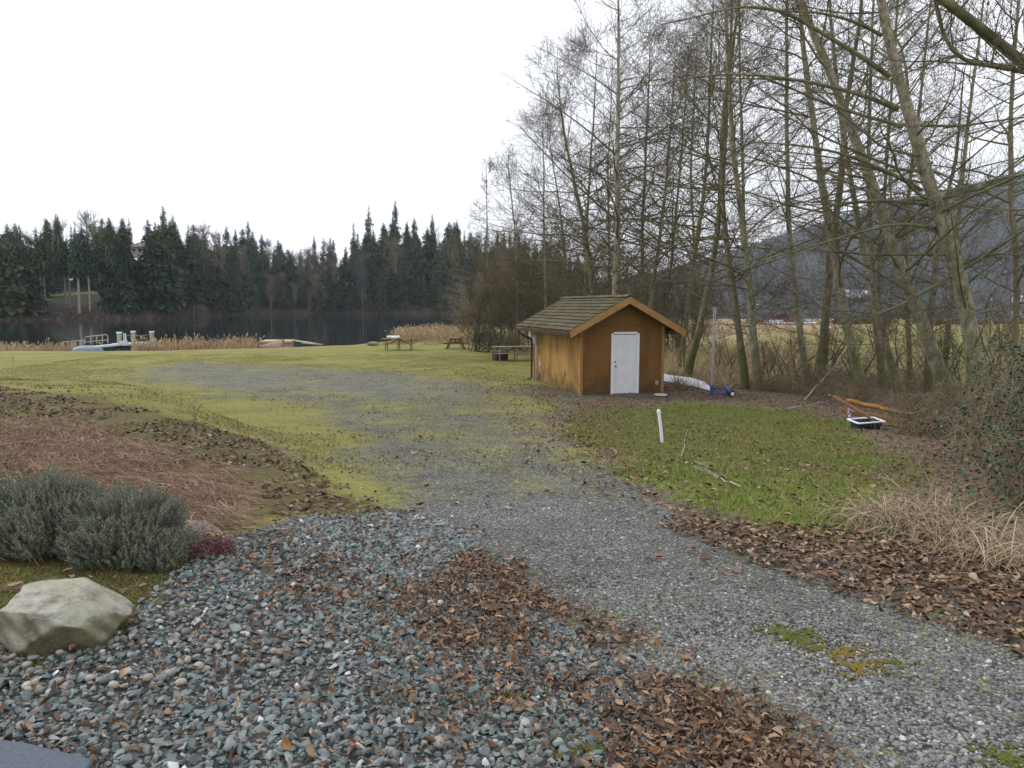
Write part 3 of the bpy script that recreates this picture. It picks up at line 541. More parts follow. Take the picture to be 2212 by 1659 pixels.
for i, (pxs, Yd, r0, ext, bk, nb, bl, lab) in enumerate(TR):
    pth = trunk_from(pxs, Yd, top_ext=ext, dy=rng.uniform(-.12, .12))
    o_ = bare_tree(pth, r0, .02, lab, barkk=bk, nb=int(nb*(1.12 if Yd < 35 else 1.4)), blen=bl*(1 if Yd < 35 else 1.12), seed=i, low=.11, n2=9, n3=5, rmin=.0038 if Yd < 30 else .0056)
    if i == 0: T1 = o_
# long arching boughs of the thickest alder
BG = [[(905, 645), (740, 600), (610, 560), (430, 500), (330, 440), (200, 400), (60, 340)], [(1000, 970), (850, 880), (720, 830), (600, 780), (420, 745), (230, 730), (60, 720)], [(880, 560), (740, 490), (600, 460), (500, 430), (330, 400), (120, 375), (-150, 380), (-350, 440)],
      [(840, 390), (740, 310), (600, 230), (430, 130), (330, 60), (180, 20), (0, 40), (-250, 120), (-330, 125)], [(1050, 1050), (860, 1020), (700, 1025), (500, 1050), (330, 1120), (100, 1190)], [(1090, 1170), (900, 1130), (740, 1170), (560, 1220), (400, 1270), (200, 1320), (60, 1390)],
      [(1150, 1390), (1220, 1340), (1300, 1310), (1420, 1290), (1600, 1320)], [(1060, 1030), (1250, 970), (1400, 950), (1650, 900)], [(800, 180), (690, 120), (560, 80), (450, 60), (250, 55)], [(1000, 640), (1200, 645), (1350, 620), (1620, 590)], [(1170, 1400), (1000, 1500), (850, 1580), (640, 1640), (560, 1650)]]
tb = np.array(T1.location); PP_ = []; RR_b = []
for i, q_ in enumerate(BG):
    pts = [at(x_*.4233+1566, y_*.4233, 19.5-(.28+.05*(i % 3))*j) for j, (x_, y_) in enumerate(q_)]; PP_.append(smooth_path(pts, 16)-tb); RR_b.append(np.linspace([.05, .055, .06, .065, .045, .05, .055, .045, .05, .04, .04][i], .011, 16))
PP_ = np.stack(PP_); RR_b = np.stack(RR_b)
for i in range(len(BG)): V, F = tubes(PP_[i:i+1], RR_b[i:i+1], 7); link('bough', npmesh('bough', V, F, True), M['limb'], T1)
c2, rc2 = grow(PP_, RR_b, 330, .12, 1, lambda t_, u: 1.5*u*(1-.4*t_), (.85, .25), 7, lambda t_, s_: .03, .006, .12, None, .0045); c3, rc3 = grow(c2, rc2, 1900, .1, 1, lambda t_, u: .55*u, (.7, .3), 4, lambda t_, s_: .03, .005, .2, None, .0035)
V, F = cat([tubes(c2, rc2, 4), tubes(c3, rc3, 3)]); link('twigs', npmesh('twigs', V, F), M['twig'], T1)
# the tree whose bough crosses the top right corner: its trunk stands just outside the frame
pth = np.array([[9.3, 10.2, float(H(9.3, 10.2))], [8.9, 10.4, 2.5], [8.4, 10.6, 4.4], [8.2, 10.7, 6.5], [8.0, 10.8, 9.5], [7.6, 11, 13]])
o = bare_tree(pth, .2, .02, 'near tree past the right frame edge whose thick bough slants across the top right corner', barkk='bark_dark', nb=26, blen=4.2, seed=77, low=.3, n2=10, n3=4, rmin=.004)
bough = np.array([at(p_[0], p_[1], 10.6-.25*i) for i, p_ in enumerate([(2370, 260), (2212, 140), (2159, 93), (2095, 42), (2036, 0), (1960, -60), (1860, -150)])]); bough2 = np.array([at(p_[0], p_[1], 10.2-.1*i) for i, p_ in enumerate([(2370, 200), (2212, 153), (2140, 138), (2070, 143), (2035, 95), (2018, 0), (2010, -60)])])
base = np.array(o.location); bb = [smooth_path(q_, 14)-base for q_ in (bough, bough2)]
PPb = np.stack(bb); RRb = np.stack([np.linspace(.085, .04, 14), np.linspace(.045, .015, 14)]); V, F = tubes(PPb, RRb, 8); link('bough', npmesh('bough', V, F, True), M['limb'], o)
c2, rc2 = grow(PPb, RRb, 40, .15, 1, lambda t_, u: 1.6*u, (.9, .25), 6, lambda t_, s_: .05, .008, .15, None, .004); c3, rc3 = grow(c2, rc2, 260, .1, 1, lambda t_, u: .5*u, (.7, .3), 4, lambda t_, s_: .05, .006, .2, None, .003)
V, F = cat([tubes(c2, rc2, 4), tubes(c3, rc3, 3)]); link('twigs', npmesh('twigs', V, F), M['twig'], o)

# thicket shrubs: several stems with dense fine twigs
def shrub(loc, h, spread, nst, label, matn='twig_red', seed=0, n1=16, n2=7, group='leafless shrubs at the lake end of the tree row', name='bare_shrub', rmin=.006, stem='limb'):
    r = np.random.default_rng(seed+900); root = empty(name, loc); tag(root, label, 'shrub', group); P = np.zeros((nst, 8, 3)); az = r.uniform(0, 6.28, nst)
    lean = r.uniform(.08, .6, nst)*spread; P[:, 0] = r.normal(0, .25*spread, (nst, 3))*[1, 1, 0]-[0, 0, .15]; D = nrm(np.stack([np.cos(az)*lean, np.sin(az)*lean, np.ones(nst)], -1)); L = h*r.uniform(.65, 1.05, nst)/7
    for j in range(1, 8): D = nrm(D+r.normal(0, .1, (nst, 3))); P[:, j] = P[:, j-1]+D*L[:, None]
    RR_ = np.linspace(.035, .01, 8)[None]*r.uniform(.6, 1.3, nst)[:, None]
    b1, q1 = grow(P, RR_, nst*n1, .1, 1, lambda t_, u: .3*h*u*(1.1-.6*t_), (.8, .25), 6, lambda t_, s_: .05, .007, .16, r, rmin)
    b2, q2 = grow(b1, q1, nst*n1*n2, .1, 1, lambda t_, u: .1*h*u, (.7, .3), 4, lambda t_, s_: .05, .006, .2, r, rmin)
    V, F = tubes(P, RR_, 5); link('stems', npmesh('stems', V, F, True), M[stem], root); V, F = cat([tubes(b1, q1, 3), tubes(b2, q2, 3)]); link('twigs', npmesh('twigs', V, F), M[matn], root); return root
SH = [(1035, 738, 48, 5.5, 1.0, 'low grey-green willow at the left end of the thicket'), (1075, 745, 50, 7.2, .8, 'tall brown shrub behind the fire ring'), (1112, 748, 52, 7.8, .8, 'dense reddish shrub behind the shed rear corner'), (1155, 750, 54, 8.4, .8, 'tall brown shrub seen over the rear eave'), (1205, 750, 50, 7.6, .8, 'brown shrub behind the left end of the roof ridge'),
      (1255, 752, 52, 8.0, .8, 'brown shrub left of the tallest alder'), (1300, 755, 56, 8.2, .8, 'hazy brown shrub under the middle of the thicket'), (1360, 760, 50, 7.0, .8, 'shrub directly behind the roof peak'), (1415, 760, 48, 6.2, .8, 'shrub over the right roof slope'), (1462, 765, 42, 4.4, .9, 'small shrub beside the right eave'), (1500, 770, 50, 5.2, .9, 'shrub at the foot of the slanting trunk'), (1012, 725, 66, 5.0, 1.0, 'small shrub out on the reed spit')]
SH += [(2230, 860, 24, 6.5, 1.1, 'dark twiggy tree crown filling the right picture edge under the mountain'), (2130, 850, 27, 4.2, 1.0, 'bare brown shrub behind the thickest alder'), (1660, 830, 29, 2.6, 1.0, 'small leafless shrub behind the mossy pair'), (1850, 840, 30, 3.0, 1.0, 'leafless shrub between the leaning alders and the field'), (1560, 820, 34, 2.4, 1.2, 'low brown brush behind the steel pole'), (1715, 820, 31, 2.6, 1.2, 'brown brush left of the lone slender alder'), (1790, 830, 33, 3.2, 1.1, 'brown brush behind the thick ivy-footed trunk'), (1920, 840, 28, 3.0, 1.1, 'tangled brown brush under the crossing trunks'), (1990, 840, 31, 3.4, 1.1, 'tangled brown brush between the leaning alders and the broken trunk'), (2060, 850, 26, 3.0, 1.1, 'brown brush directly behind the thickest alder foot'), (2170, 850, 21, 3.6, 1.0, 'dark brush over the brambles at the right edge')]
for i, (px, py, Yd, h_, spr, lab) in enumerate(SH):
    p = at(px, py, Yd); p[2] = float(H(p[0], p[1])); shrub(p, h_*(1.15 if Yd > 40 else 1), spr, 15 if Yd > 40 else 8, lab, 'twig_red' if i % 3 else 'twig', i, group='leafless shrubs at the lake end of the tree row' if Yd > 40 else 'leafless shrubs among the right-hand trunks', rmin=.0065 if Yd > 40 else .0042)
# ---------------------------------------------------------------- far trees: every one a thing, copies share a mesh
def zone(px):
    for lim, s_ in ((110, 'above the left end of the far shore'), (240, 'around the hillside lawn'), (350, 'near the cream house'), (470, 'on the steep shore right of the cream house'), (620, 'where the far shore bends away'), (780, 'around the dip in the skyline'), (900, 'under the two tallest treetops'), (1010, 'at the right end of the open lake')):
        if px < lim: return s_
    return 'behind the bare trees by the shed'
def place_far(me, px, s_, h, name, label, catg, group, wid=1.0, z=None):
    p = farpt(np.array(float(px)), np.array(float(s_))); o = link(name, me); o.location = (p[0], p[1], p[2]-.3 if z is None else z)
    o.scale = (h*wid, h*wid, h); o.rotation_euler = (random.uniform(-.02, .02), random.uniform(-.02, .02), random.uniform(0, 6.28)); tag(o, label, catg, group); return o
def allow(px, s_):
    d = float(farshore(px))+s_; return EYE+(660-float(skyl(px)))/FPX*d-float(hillz(np.array(float(px)), np.array(float(s_))))
def far_bare(seed):
    r = np.random.default_rng(seed+50); P = np.array([[[0, 0, -.02], [0, 0, .2], [.01, 0, .5], [0, .01, .8], [0, 0, .95]]]); Q = np.array([[.012, .01, .007, .004, .002]])
    b1, q1 = grow(P, Q, 34, .25, .98, lambda t_, u: .36*u*(1-.55*t_), (.7, .2), 5, lambda t_, s_: .12, .02, .1, r, .0022); b2, q2 = grow(b1, q1, 260, .15, 1, lambda t_, u: .12*u, (.6, .3), 4, lambda t_, s_: .1, .02, .15, r, .0017)
    b3, q3 = grow(b2, q2, 900, .1, 1, lambda t_, u: .06*u, (.6, .3), 3, lambda t_, s_: .1, .02, .2, r, .0014)
    tv, tf = tubes(P, Q, 5); V, F = cat([tubes(b1, q1, 3), tubes(b2, q2, 3), tubes(b3, q3, 3)]); me = npmesh('leafless_tree', np.concatenate([V, tv]), np.concatenate([F, tf+len(V)]), False, [0]*len(F)+[1]*len(tf)); me.materials.append(M['faralder']); me.materials.append(M['farbark']); return me
fb = [far_bare(i) for i in range(3)]
tagc = {}
def blocked(px, s_, h):
    d = float(farshore(px))+s_; zt = float(hillz(np.array(float(px)), np.array(float(s_))))+h; yt = 660-(zt-EYE)/d*FPX
    if 84 < px < 222 and s_ < 48 and yt < 612: return True
    if 64 < px < 245 and s_ < 30 and yt < 612: return True
    if 278 < px < 335 and s_ < 58 and yt < 543: return True
    return False
rnd = random.Random(4)
rows = [(1, 5, 52, .55), (7, 14, 54, .7), (17, 30, 54, .85), (34, 52, 52, .95), (56, 76, 50, 1.0), (82, 104, 44, 1.0)]
nfar = 0
for (s0, s1, cnt, frac) in rows:
    for k in range(cnt):
        px = -90+(k+rnd.uniform(.1, .9))/cnt*1370; s_ = rnd.uniform(s0, s1); al = allow(px, s_)
        h = rnd.uniform(19, 31) if s_ > 15 else rnd.uniform(11, 24)
        if s_ > 56: h = al*rnd.uniform(.86, 1.1)
        else: h = min(h, al*rnd.uniform(.82, .97))
        h = max(h, 8)
        if blocked(px, s_, h) or (292 < px < 330 and 50 < s_ < 72): continue
        bare = (560 < px < 790 and s_ < 60 and rnd.random() < .5) or (60 < px < 270 and s_ > 50 and rnd.random() < .45) or rnd.random() < .17
        if bare and s_ < 30: h *= .8
        if bare: place_far(rnd.choice(fb), px, s_, h*.9, 'leafless_tree', 'grey leafless tree on the far shore '+zone(px), 'tree', 'leafless trees on the far shore '+zone(px), 1.1)
        else: place_far(rnd.choice(con_me), px, s_, h, 'conifer_tree', 'dark conifer on the far shore '+zone(px), 'tree', 'conifers on the far shore '+zone(px), rnd.uniform(.85, 1.75)*(1.35 if h < 20 else 1))
        nfar += 1
for px, yt, me_i, wd, lab in [(365, 446, 0, .95, 'tallest conifer on the left half of the skyline'), (800, 444, 3, .85, 'ragged thin-topped conifer left of the tallest one on the skyline'), (858, 434, 1, .9, 'tallest conifer on the far skyline, right of centre'), (768, 480, 5, .9, 'slim conifer leaning over the skyline dip'), (935, 463, 1, .9, 'pointed skyline conifer between the tallest one and the bare trees'), (135, 462, 0, .8, 'lone conifer spire above the hillside lawn'), (900, 468, 2, .8, 'dense skyline conifer just right of the tallest one'), (720, 514, 5, .8, 'small conifer spire in the skyline dip'), (545, 478, 0, .8, 'conifer spire above the bend of the far shore'), (990, 475, 2, .9, 'conifer at the right end of the open skyline'), (685, 508, 1, .8, 'left conifer of the cluster in the skyline dip')]:
    s_ = 62; d = float(farshore(px))+s_; zt = EYE+(660-yt)/FPX*d; zg = float(hillz(np.array(float(px)), np.array(float(s_)))); o = place_far(con_me[me_i], px, s_, zt-zg, 'conifer_tree', lab, 'tree', None, wd)
# pines with long bare pale trunks around the hillside lawn and the bank
PN = [(178, 6, 'leftmost of the pale bare-trunked pines'), (189, 7, 'second pale bare-trunked pine from the left'), (270, 12, 'pale-trunked pine under the left end of the lawn gap'), (290, 12, 'pale-trunked pine below the middle of the lawn gap'), (324, 3, 'nearest and brightest pale pine trunk at the water'), (366, 4, 'pale pine trunk right of the brightest one'), (412, 9, 'tall pale-trunked pine at the right end of the lawn'), (473, 5, 'pale pine trunk standing apart, right of the lawn'), (493, 5, 'thin pale pine trunk, middle of the right-hand three'), (519, 5, 'rightmost pale pine trunk near the lawn'), (631, 14, 'pale trunk in the dark wood left of the bend'), (650, 14, 'second pale trunk in the dark wood left of the bend')]
for i, (x2, s_, lab) in enumerate(PN):
    px = x2*.54 if x2 < 600 else x2; px = {631: 905*1.0, 650: 630}.get(x2, x2*1.0/1.0*.2441*2212/1000 if x2 < 600 else px)
    px = {178: 96, 189: 103, 270: 148, 290: 157, 324: 176, 366: 199, 412: 223, 473: 257, 493: 268, 519: 281, 631: 634, 650: 905}[x2]
    p = farpt(np.array(float(px)), np.array(float(s_))); h = allow(px, s_)*rnd.uniform(.8, .95); root = empty('pine_tree', (p[0], p[1], p[2]-.5)); tag(root, lab, 'tree', 'pines with bare lower trunks on the far shore')
    V, F = tubes(np.array([[[0, 0, 0], [.15, 0, h*.3], [.1, .1, h*.6], [0, 0, h*.97]]]), np.array([[.32, .26, .2, .04]])*(1.15 if x2 in (324, 412, 473) else .85), 8); link('trunk', npmesh('trunk', V, F, True), M['farbark'], root)
    c = link('crown', crown_me[i % 3], None, root); c.scale = (h*1.15, h*1.15, h)
# brush along the far waterline
pxs = rng.uniform(-150, 1250, 6500); ss = rng.uniform(-1.2, 4, 6500); d0 = farpt(pxs, ss); d0[:, 2] = np.maximum(d0[:, 2], WATER)
n = len(pxs); az = rng.uniform(0, 6.28, n); Lb = rng.uniform(.25, .95, n)*(.3+vnoise(pxs, pxs*0, 22)*1.4); P = np.zeros((n, 4, 3)); D = nrm(np.stack([np.cos(az)*.7, np.sin(az)*.7, np.ones(n)], -1)); P[:, 0] = d0
for j in range(1, 4): D = nrm(D+rng.normal(0, .25, (n, 3))); P[:, j] = P[:, j-1]+D*(Lb/3)[:, None]
V, F = ribbons(P, np.repeat(rng.uniform(.1, .4, n)[:, None], 4, 1)*np.array([.6, 1, 1, .3]), rng.normal(size=(n, 3))*[1, .3, .6])
o = link('shore_brush', npmesh('shore_brush', V, F), M['brushred']); tag(o, 'low reddish-brown leafless brush lining the far waterline', 'brush', None, 'stuff')
# cream house on the wooded hill
def house(loc, rz, w_, d_, h_, label, name='house', wallc=(.4, .37, .31), roofc=(.17, .145, .12), group=None, small=False):
    root = empty(name, loc, rz); tag(root, label, 'house', group); key = 'w'+str(wallc)
    if key not in M: M[key] = noisy('house wall', tuple(c*.85 for c in wallc), wallc, 2, .8, bs=0); 
    if 'r'+str(roofc) not in M: M['r'+str(roofc)] = noisy('house roof', tuple(c*.8 for c in roofc), roofc, 2, .9, bs=0)
    MB().box((0, 0, h_/2-.5), (w_, d_, h_+1)).build('wall', M[key], root)
    e = .6; rh = w_*.3; v = [(-w_/2-e, -d_/2-e, h_), (w_/2+e, -d_/2-e, h_), (w_/2+e, d_/2+e, h_), (-w_/2-e, d_/2+e, h_), (-w_*.2, 0, h_+rh), (w_*.2, 0, h_+rh)]
    MB().add(v, [(0, 1, 5, 4), (2, 3, 4, 5), (1, 2, 5), (3, 0, 4), (3, 2, 1, 0)]).build('roof', M['r'+str(roofc)], root)
    if not small:
        for x in (-w_*.3, 0, w_*.3): MB().box((x, -d_/2-.03, h_*.55), (w_*.16, .1, h_*.4)).build('window', M['black'], root)
        g = MB().prism([(-w_*.22, h_), (w_*.22, h_), (0, h_+w_*.18)], -d_/2-1.2, -d_/2+2).build('gable', M[key], root)
    return root
p = at(306, 541, 248); house((p[0], p[1], p[2]-1.4), .25, 5.4, 6, 2.3, 'cream house with brown hipped roof among dark conifers on the far hill')
p = at(-2, 607, 205); house((p[0], p[1], p[2]-3.5), .1, 5, 6, 3.5, 'low building roof just showing at the left picture edge across the lake', wallc=(.25, .2, .16), roofc=(.35, .22, .16))

# ---------------------------------------------------------------- wooded mountain on the right
mp = np.array([[900, 640], [1200, 622], [1400, 594], [1566, 546], [1693, 504], [1778, 478], [1883, 444], [1989, 423], [2116, 394], [2212, 368], [2600, 300], [3200, 260]])
def mtop(px): return EYE+(660-np.interp(px, mp[:, 0], mp[:, 1]))/FPX*1900-14
PX, TT = np.meshgrid(np.linspace(880, 3200, 300), np.linspace(0, 1, 60)); DD = 1100+TT*800; zz = (mtop(PX)+1)*(TT**.85)-1
zz += (vnoise(PX, TT*900, 60)-.5)*36*TT*(1-TT)*3*.6; Vm = np.stack([(PX-1106)/FPX*DD, DD, zz], -1)
Vm = np.concatenate([Vm, Vm[-1:]+np.array([0, 300, -250.])]); nr = Vm.shape[0]; ii = np.arange(299)[None]+np.arange(nr-1)[:, None]*300
me = npmesh('mountain', Vm.reshape(-1, 3), np.stack([ii, ii+1, ii+301, ii+300], -1).reshape(-1, 4), True)
m, t, b = mat('mountain woods'); f = noise(t, .012, 8, .7); g = noise(t, .12, 5, .7); c = ramp(t, [(.38, (.02, .034, .026)), (.52, (.05, .05, .042)), (.7, (.075, .07, .06))], f); c = mixc(t, 1, c, ramp(t, [(.35, (.5, .5, .5)), (.65, (1.2, 1.2, 1.2))], g), 'MULTIPLY'); t.links.new(c, b.inputs['Base Color']); setr(b, 1, .05)
mt = link('mountain', me, m); tag(mt, kind='structure')
n = 26000; px = rng.uniform(1150, 2700, n); T = rng.uniform(0.02, 1.0, n); T[:3500] = rng.uniform(.97, 1.0, 3500); D = 1100+T*800; z = (mtop(px)+1)*(T**.85)-1+(vnoise(px, T*900, 60)-.5)*36*T*(1-T)*1.8
pos = np.stack([(px-1106)/FPX*D, D, z-2], -1); kd = vnoise(px, T*700, 90)+rng.normal(0, .12, n) > .5; hh = rng.uniform(10, 22, n); hh[:3500] *= .8
a = np.arange(5)*2*np.pi/5; ring = np.stack([np.cos(a), np.sin(a), a*0], -1)
def clump(sel, wd, mt_, name, label):
    p_ = pos[sel]; h_ = hh[sel]; N = len(p_); V = np.zeros((N, 11, 3)); V[:, :5] = ring*(h_*wd)[:, None, None]*rng.uniform(.7, 1.3, (N, 5, 1)); V[:, 5:10] = ring*(h_*wd*.75)[:, None, None]*rng.uniform(.6, 1.3, (N, 5, 1)); V[:, 5:10, 2] = (h_*.5)[:, None]; V[:, 10, 2] = h_; V += p_[:, None]
    q = [[i, (i+1) % 5, 5+(i+1) % 5] for i in range(5)]+[[i, 5+(i+1) % 5, 5+i] for i in range(5)]+[[5+i, 5+(i+1) % 5, 10] for i in range(5)]
    F = (np.array(q)[None]+(np.arange(N)*11)[:, None, None]).reshape(-1, 3); o = link(name, npmesh(name, V.reshape(-1, 3), F), mt_); tag(o, label, 'forest', None, 'stuff')
clump(kd, .2, isl('mountain firs', [(0, (.02, .035, .03)), (.5, (.035, .055, .04)), (1, (.03, .045, .04))], .9, 'LINEAR', nscale=.01), 'mountain_conifers', 'dark conifer woods covering the mountain beyond the bare trees')
clump(~kd, .38, isl('mountain bare woods', [(0, (.048, .046, .04)), (.5, (.07, .064, .055)), (1, (.04, .04, .033))], .9, 'LINEAR', nscale=.01), 'mountain_bare_woods', 'brownish leafless woods on the lower mountain slope')
hz = random.Random(8)
for i in range(34):
    px = hz.uniform(1560, 2230); T_ = hz.choice([.02, .05, .08, .12]) + hz.uniform(0, .03); D_ = 1100+T_*800; z_ = float(mtop(px)+1)*(T_**.85)-1
    z_ = EYE+(660-hz.choice([655, 662, 650, 640, 668]))/FPX*D_
    o = house((float((px-1106)/FPX*D_), D_-15, z_-1), hz.uniform(-.3, .3), hz.uniform(9, 22), 9, hz.uniform(4, 6), 'tiny pale house on the lakeside foot of the mountain', wallc=(.6, .6, .62), roofc=hz.choice([(.45, .46, .5), (.2, .19, .2)]), group='distant houses at the foot of the mountain', small=True)

# ---------------------------------------------------------------- shed
W_, D_, TH = 2.93, 5.3, R(15.5); c0 = gp(1255, 853.5); zb = c0[2]-.02
shed = empty('shed', (c0[0], c0[1], zb), TH); tag(shed, 'small tan plywood shed with mossy shingle roof and white door', 'shed')
xr, zr, ov = W_/2, 3.27, .56; tn = 1.09/(W_/2+ov); ze = lambda x: zr-abs(x-xr)*tn
MB().prism([(0, -.25), (W_, -.25), (W_, ze(W_)-.11), (xr, zr-.13), (0, ze(0)-.11)], 0, .05).build('front_wall', M['ply_front_shaded'], shed)
MB().prism([(0, -.25), (W_, -.25), (W_, ze(W_)-.11), (xr, zr-.13), (0, ze(0)-.11)], D_-.05, D_).build('rear_wall', M['ply_side'], shed)
for x, nm in ((.022, 'side_wall'), (W_-.022, 'side_wall')): MB().box((x, D_/2, (ze(0)-.13-.25)/2), (.044, D_-.104, ze(0)-.13+.25)).build(nm, M['ply_side'], shed)
MB().box((W_/2, D_/2, -.16), (W_+.06, D_+.06, .2)).build('foundation', M['greybox'], shed)
tr = MB(); 
for x in (-.012, W_+.012):
    tr = MB(); tr.box((x, -.008, (ze(0)-.2)/2), (.1, .06, ze(0)-.2)); tr.build('corner_board', M['trim'], shed, .004)
tr = MB().box((-.022, .08, (ze(0)-.2)/2), (.03, .1, ze(0)-.2)); tr.build('corner_board', M['trim'], shed, .003)
tr = MB()
for x in (W_*.80,): tr.box((x, -.003, 1.15), (.012, .012, 2.28))
tr.box((W_/2, -.004, 2.32), (W_-.12, .012, .018)); tr.build('panel_seam', M['soffit'], shed)
sm = MB()
for y in (2.48,): sm.box((-.002, y, 1.1), (.008, .012, 2.2))
sm.build('panel_seam', M['trim'], shed)
# roof: deck, shingle courses, ridge caps, fascias
y0, y1 = -.5, D_+.45; sl_ = math.hypot(xr+ov, 1.09); ang = math.atan(tn)
rf = MB()
for s_ in (-1, 1):
    xe = xr+s_*(xr+ov); rf.add([(xr, y0, zr-.02), (xe, y0, zr-1.09-.02), (xe, y1, zr-1.09-.02), (xr, y1, zr-.02), (xr, y0, zr-.07), (xe, y0, zr-1.09-.07), (xe, y1, zr-1.09-.07), (xr, y1, zr-.07)], [(0, 1, 2, 3), (7, 6, 5, 4), (0, 4, 5, 1), (1, 5, 6, 2), (2, 6, 7, 3)] if s_ < 0 else [(3, 2, 1, 0), (4, 5, 6, 7), (1, 5, 4, 0), (2, 6, 5, 1), (3, 7, 6, 2)])
roof = rf.build('roof', M['soffit'], shed)
sh = MB(); NC = 10; rr = random.Random(3)
for s_ in (-1, 1):
    for c in range(NC):
        u0 = c/NC*sl_; u1 = u0+sl_/NC+.05; y = y0-.03-rr.uniform(0, .2)
        while y < y1+.02:
            ww = rr.choice([.16, .22, .28, .33, .4]); ya = max(y, y0-.04); yb = min(y+ww-.012, y1+.04); y += ww
            if yb-ya < .04: continue
            lift = rr.uniform(0, .012); ex = rr.uniform(-.015, .02); th_ = .022
            def pt(u, yy, dz): return (xr+s_*u*math.cos(ang)+s_*dz*math.sin(ang), yy, zr-u*math.sin(ang)+dz*math.cos(ang))
            ue = u1+ex; V = [pt(u0, ya, -.012), pt(u0, yb, -.012), pt(ue, yb, .012+lift), pt(ue, ya, .012+lift), pt(u0, ya, .0), pt(u0, yb, .0), pt(ue, yb, .036+lift), pt(ue, ya, .036+lift)]
            V = [V[i] for i in range(8)]; sh.add(V, [(3, 2, 1, 0), (4, 5, 6, 7), (0, 1, 5, 4), (1, 2, 6, 5), (2, 3, 7, 6), (3, 0, 4, 7)])
y = y0-.04
while y < y1:
    for s_ in (-1, 1): sh.box((xr+s_*.07, y+.15, zr+.018+rr.uniform(0, .012)), (.16, .31, .02), Matrix.Rotation(s_*ang*.85, 3, 'Y') @ Matrix.Rotation(rr.uniform(-.02, .05), 3, 'X'))
    y += .24
sh.build('shingles', M['shingle'], roof)
for s_ in (-1, 1):
    xe = xr+s_*(xr+ov+.015)
    for yy, nm in ((y0-.022, 'rake_board'), (y1+.022, 'rake_board')):
        f_ = MB(); a_ = Vector((xr, yy, zr-.11)); b_ = Vector((xe, yy, zr-1.09*(xe-xr)/(s_*(xr+ov))*1-.11)); f_.add([(xr, yy-.02, zr-.0), (xr, yy+.02, zr-.0), (xr, yy+.02, zr-.235), (xr, yy-.02, zr-.235), (xe, yy-.02, b_.z+.11), (xe, yy+.02, b_.z+.11), (xe, yy+.02, b_.z-.125), (xe, yy-.02, b_.z-.125)], [(0, 1, 2, 3), (7, 6, 5, 4), (0, 4, 5, 1), (1, 5, 6, 2), (2, 6, 7, 3), (3, 7, 4, 0)])
        f_.build(nm, M['fascia'], roof)
    MB().box((xe-s_*.03, (y0+y1)/2, zr-1.09-.105), (.03, y1-y0-.02, .15)).build('eave_board', M['fascia'], roof)
# gutter with sagging far end, downspout
g = MB(); ys_ = np.linspace(y0, y1+.05, 12); prof = [(0, 0), (-.1, 0), (-.1, .015), (-.085, .015), (-.085, -.07), (-.015, -.07), (-.0, .0)]
gp_ = [(-.0, .01), (-.004, -.085), (-.085, -.085), (-.11, .0), (-.1, .0), (-.078, -.075), (-.012, -.075), (-.01, .01)]
V = []; 
for i, yy in enumerate(ys_):
    dz = (-.05 if i > 8 else 0)*(i-8)/3-.01*math.sin(i*1.3); V += [(-ov-.045+x, yy, zr-1.09-.055+z+dz) for x, z in gp_]
k = len(gp_); F = [(i*k+j, i*k+(j+1) % k, (i+1)*k+(j+1) % k, (i+1)*k+j) for i in range(11) for j in range(k)]+[tuple(range(k)), tuple(range(11*k+k-1, 11*k-1, -1))]
gut = MB().add(V, F).build('gutter', M['gutter'], shed)
gut_y = D_+.12
MB().tube([(-ov-.09, D_-.1, 2.03), (-ov-.09, D_-.1, 1.93), (-ov-.02, D_-.1, 1.88), (-.14, D_-.03, 1.66), (-.1, D_-.02, 1.55), (-.1, D_-.02, .12), (-.16, D_-.02, .06), (-.3, D_-.02, .04)], .042, 8).build('downspout', M['gutter'], shed, smooth=True)
# electric meter box, conduit, outlets
mb = MB().box((-.075, D_-.52, 1.74), (.15, .32, .5)).build('meter_box', M['greybox'], shed, .01); MB().tube([(-.15, D_-.52, 1.86), (-.21, D_-.52, 1.86)], .085, 14).build('meter_dial', M['metal'], mb)
MB().tube([(-.06, D_-.52, 1.49), (-.06, D_-.52, -.1)], .028, 8).build('conduit', M['metal'], shed, smooth=True)
for y, z in ((D_-.95, .72), (1.55, .62)):
    o_ = MB().box((-.035, y, z), (.07, .09, .15)).build('outlet_box', M['white'] if y > 3 else M['greybox'], shed, .008); MB().box((-.076, y, z), (.012, .05, .09)).build('outlet_cover', M['metal'], o_)
o_ = MB().box((W_-.2, -.035, .36), (.09, .07, .14)).build('outlet_box', M['greybox'], shed, .008); MB().box((W_-.2, -.076, .36), (.06, .012, .09)).build('outlet_cover', M['metal'], o_)
o_ = MB().box((-.012, D_-.78, 1.22), (.02, .03, .28)).box((-.012, D_-.78, .25), (.02, .03, .28)).build('hinge', M['gutter'], shed)
# door
dx0 = 1.14; dw, dh = .83, 1.98; fr = MB().box((dx0-.045, -.02, dh/2+.02), (.09, .07, dh+.1)).box((dx0+dw+.045, -.02, dh/2+.02), (.09, .07, dh+.1)).box((dx0+dw/2, -.021, dh+.085), (dw-.002, .07, .07))
fr.build('door_frame', M['white'], shed, .004)
dr = MB().box((dx0+dw/2, -.008, dh/2+.035), (dw-.006, .03, dh-.01)); door = dr.build('door', M['doorwhite'], shed)
for cx in (.26, .74):
    for z0, z1 in ((.16, .82), (.98, 1.52), (1.64, 1.86)):
        pw = dw*.33; q = MB(); x0 = dx0+dw*cx-pw/2; x1 = x0+pw
        for a_, b_ in (((x0, z0), (x1, z0)), ((x0, z1), (x1, z1)), ((x0, z0), (x0, z1)), ((x1, z0), (x1, z1))): q.bar((a_[0], -.025, a_[1]), (b_[0], -.025, b_[1]), .012, .014, (0, 1, 0))
        q.box(((x0+x1)/2, -.024, (z0+z1)/2), (pw-.07, .008, z1-z0-.07)); q.build('door_panel', M['doorwhite'], door, .003)
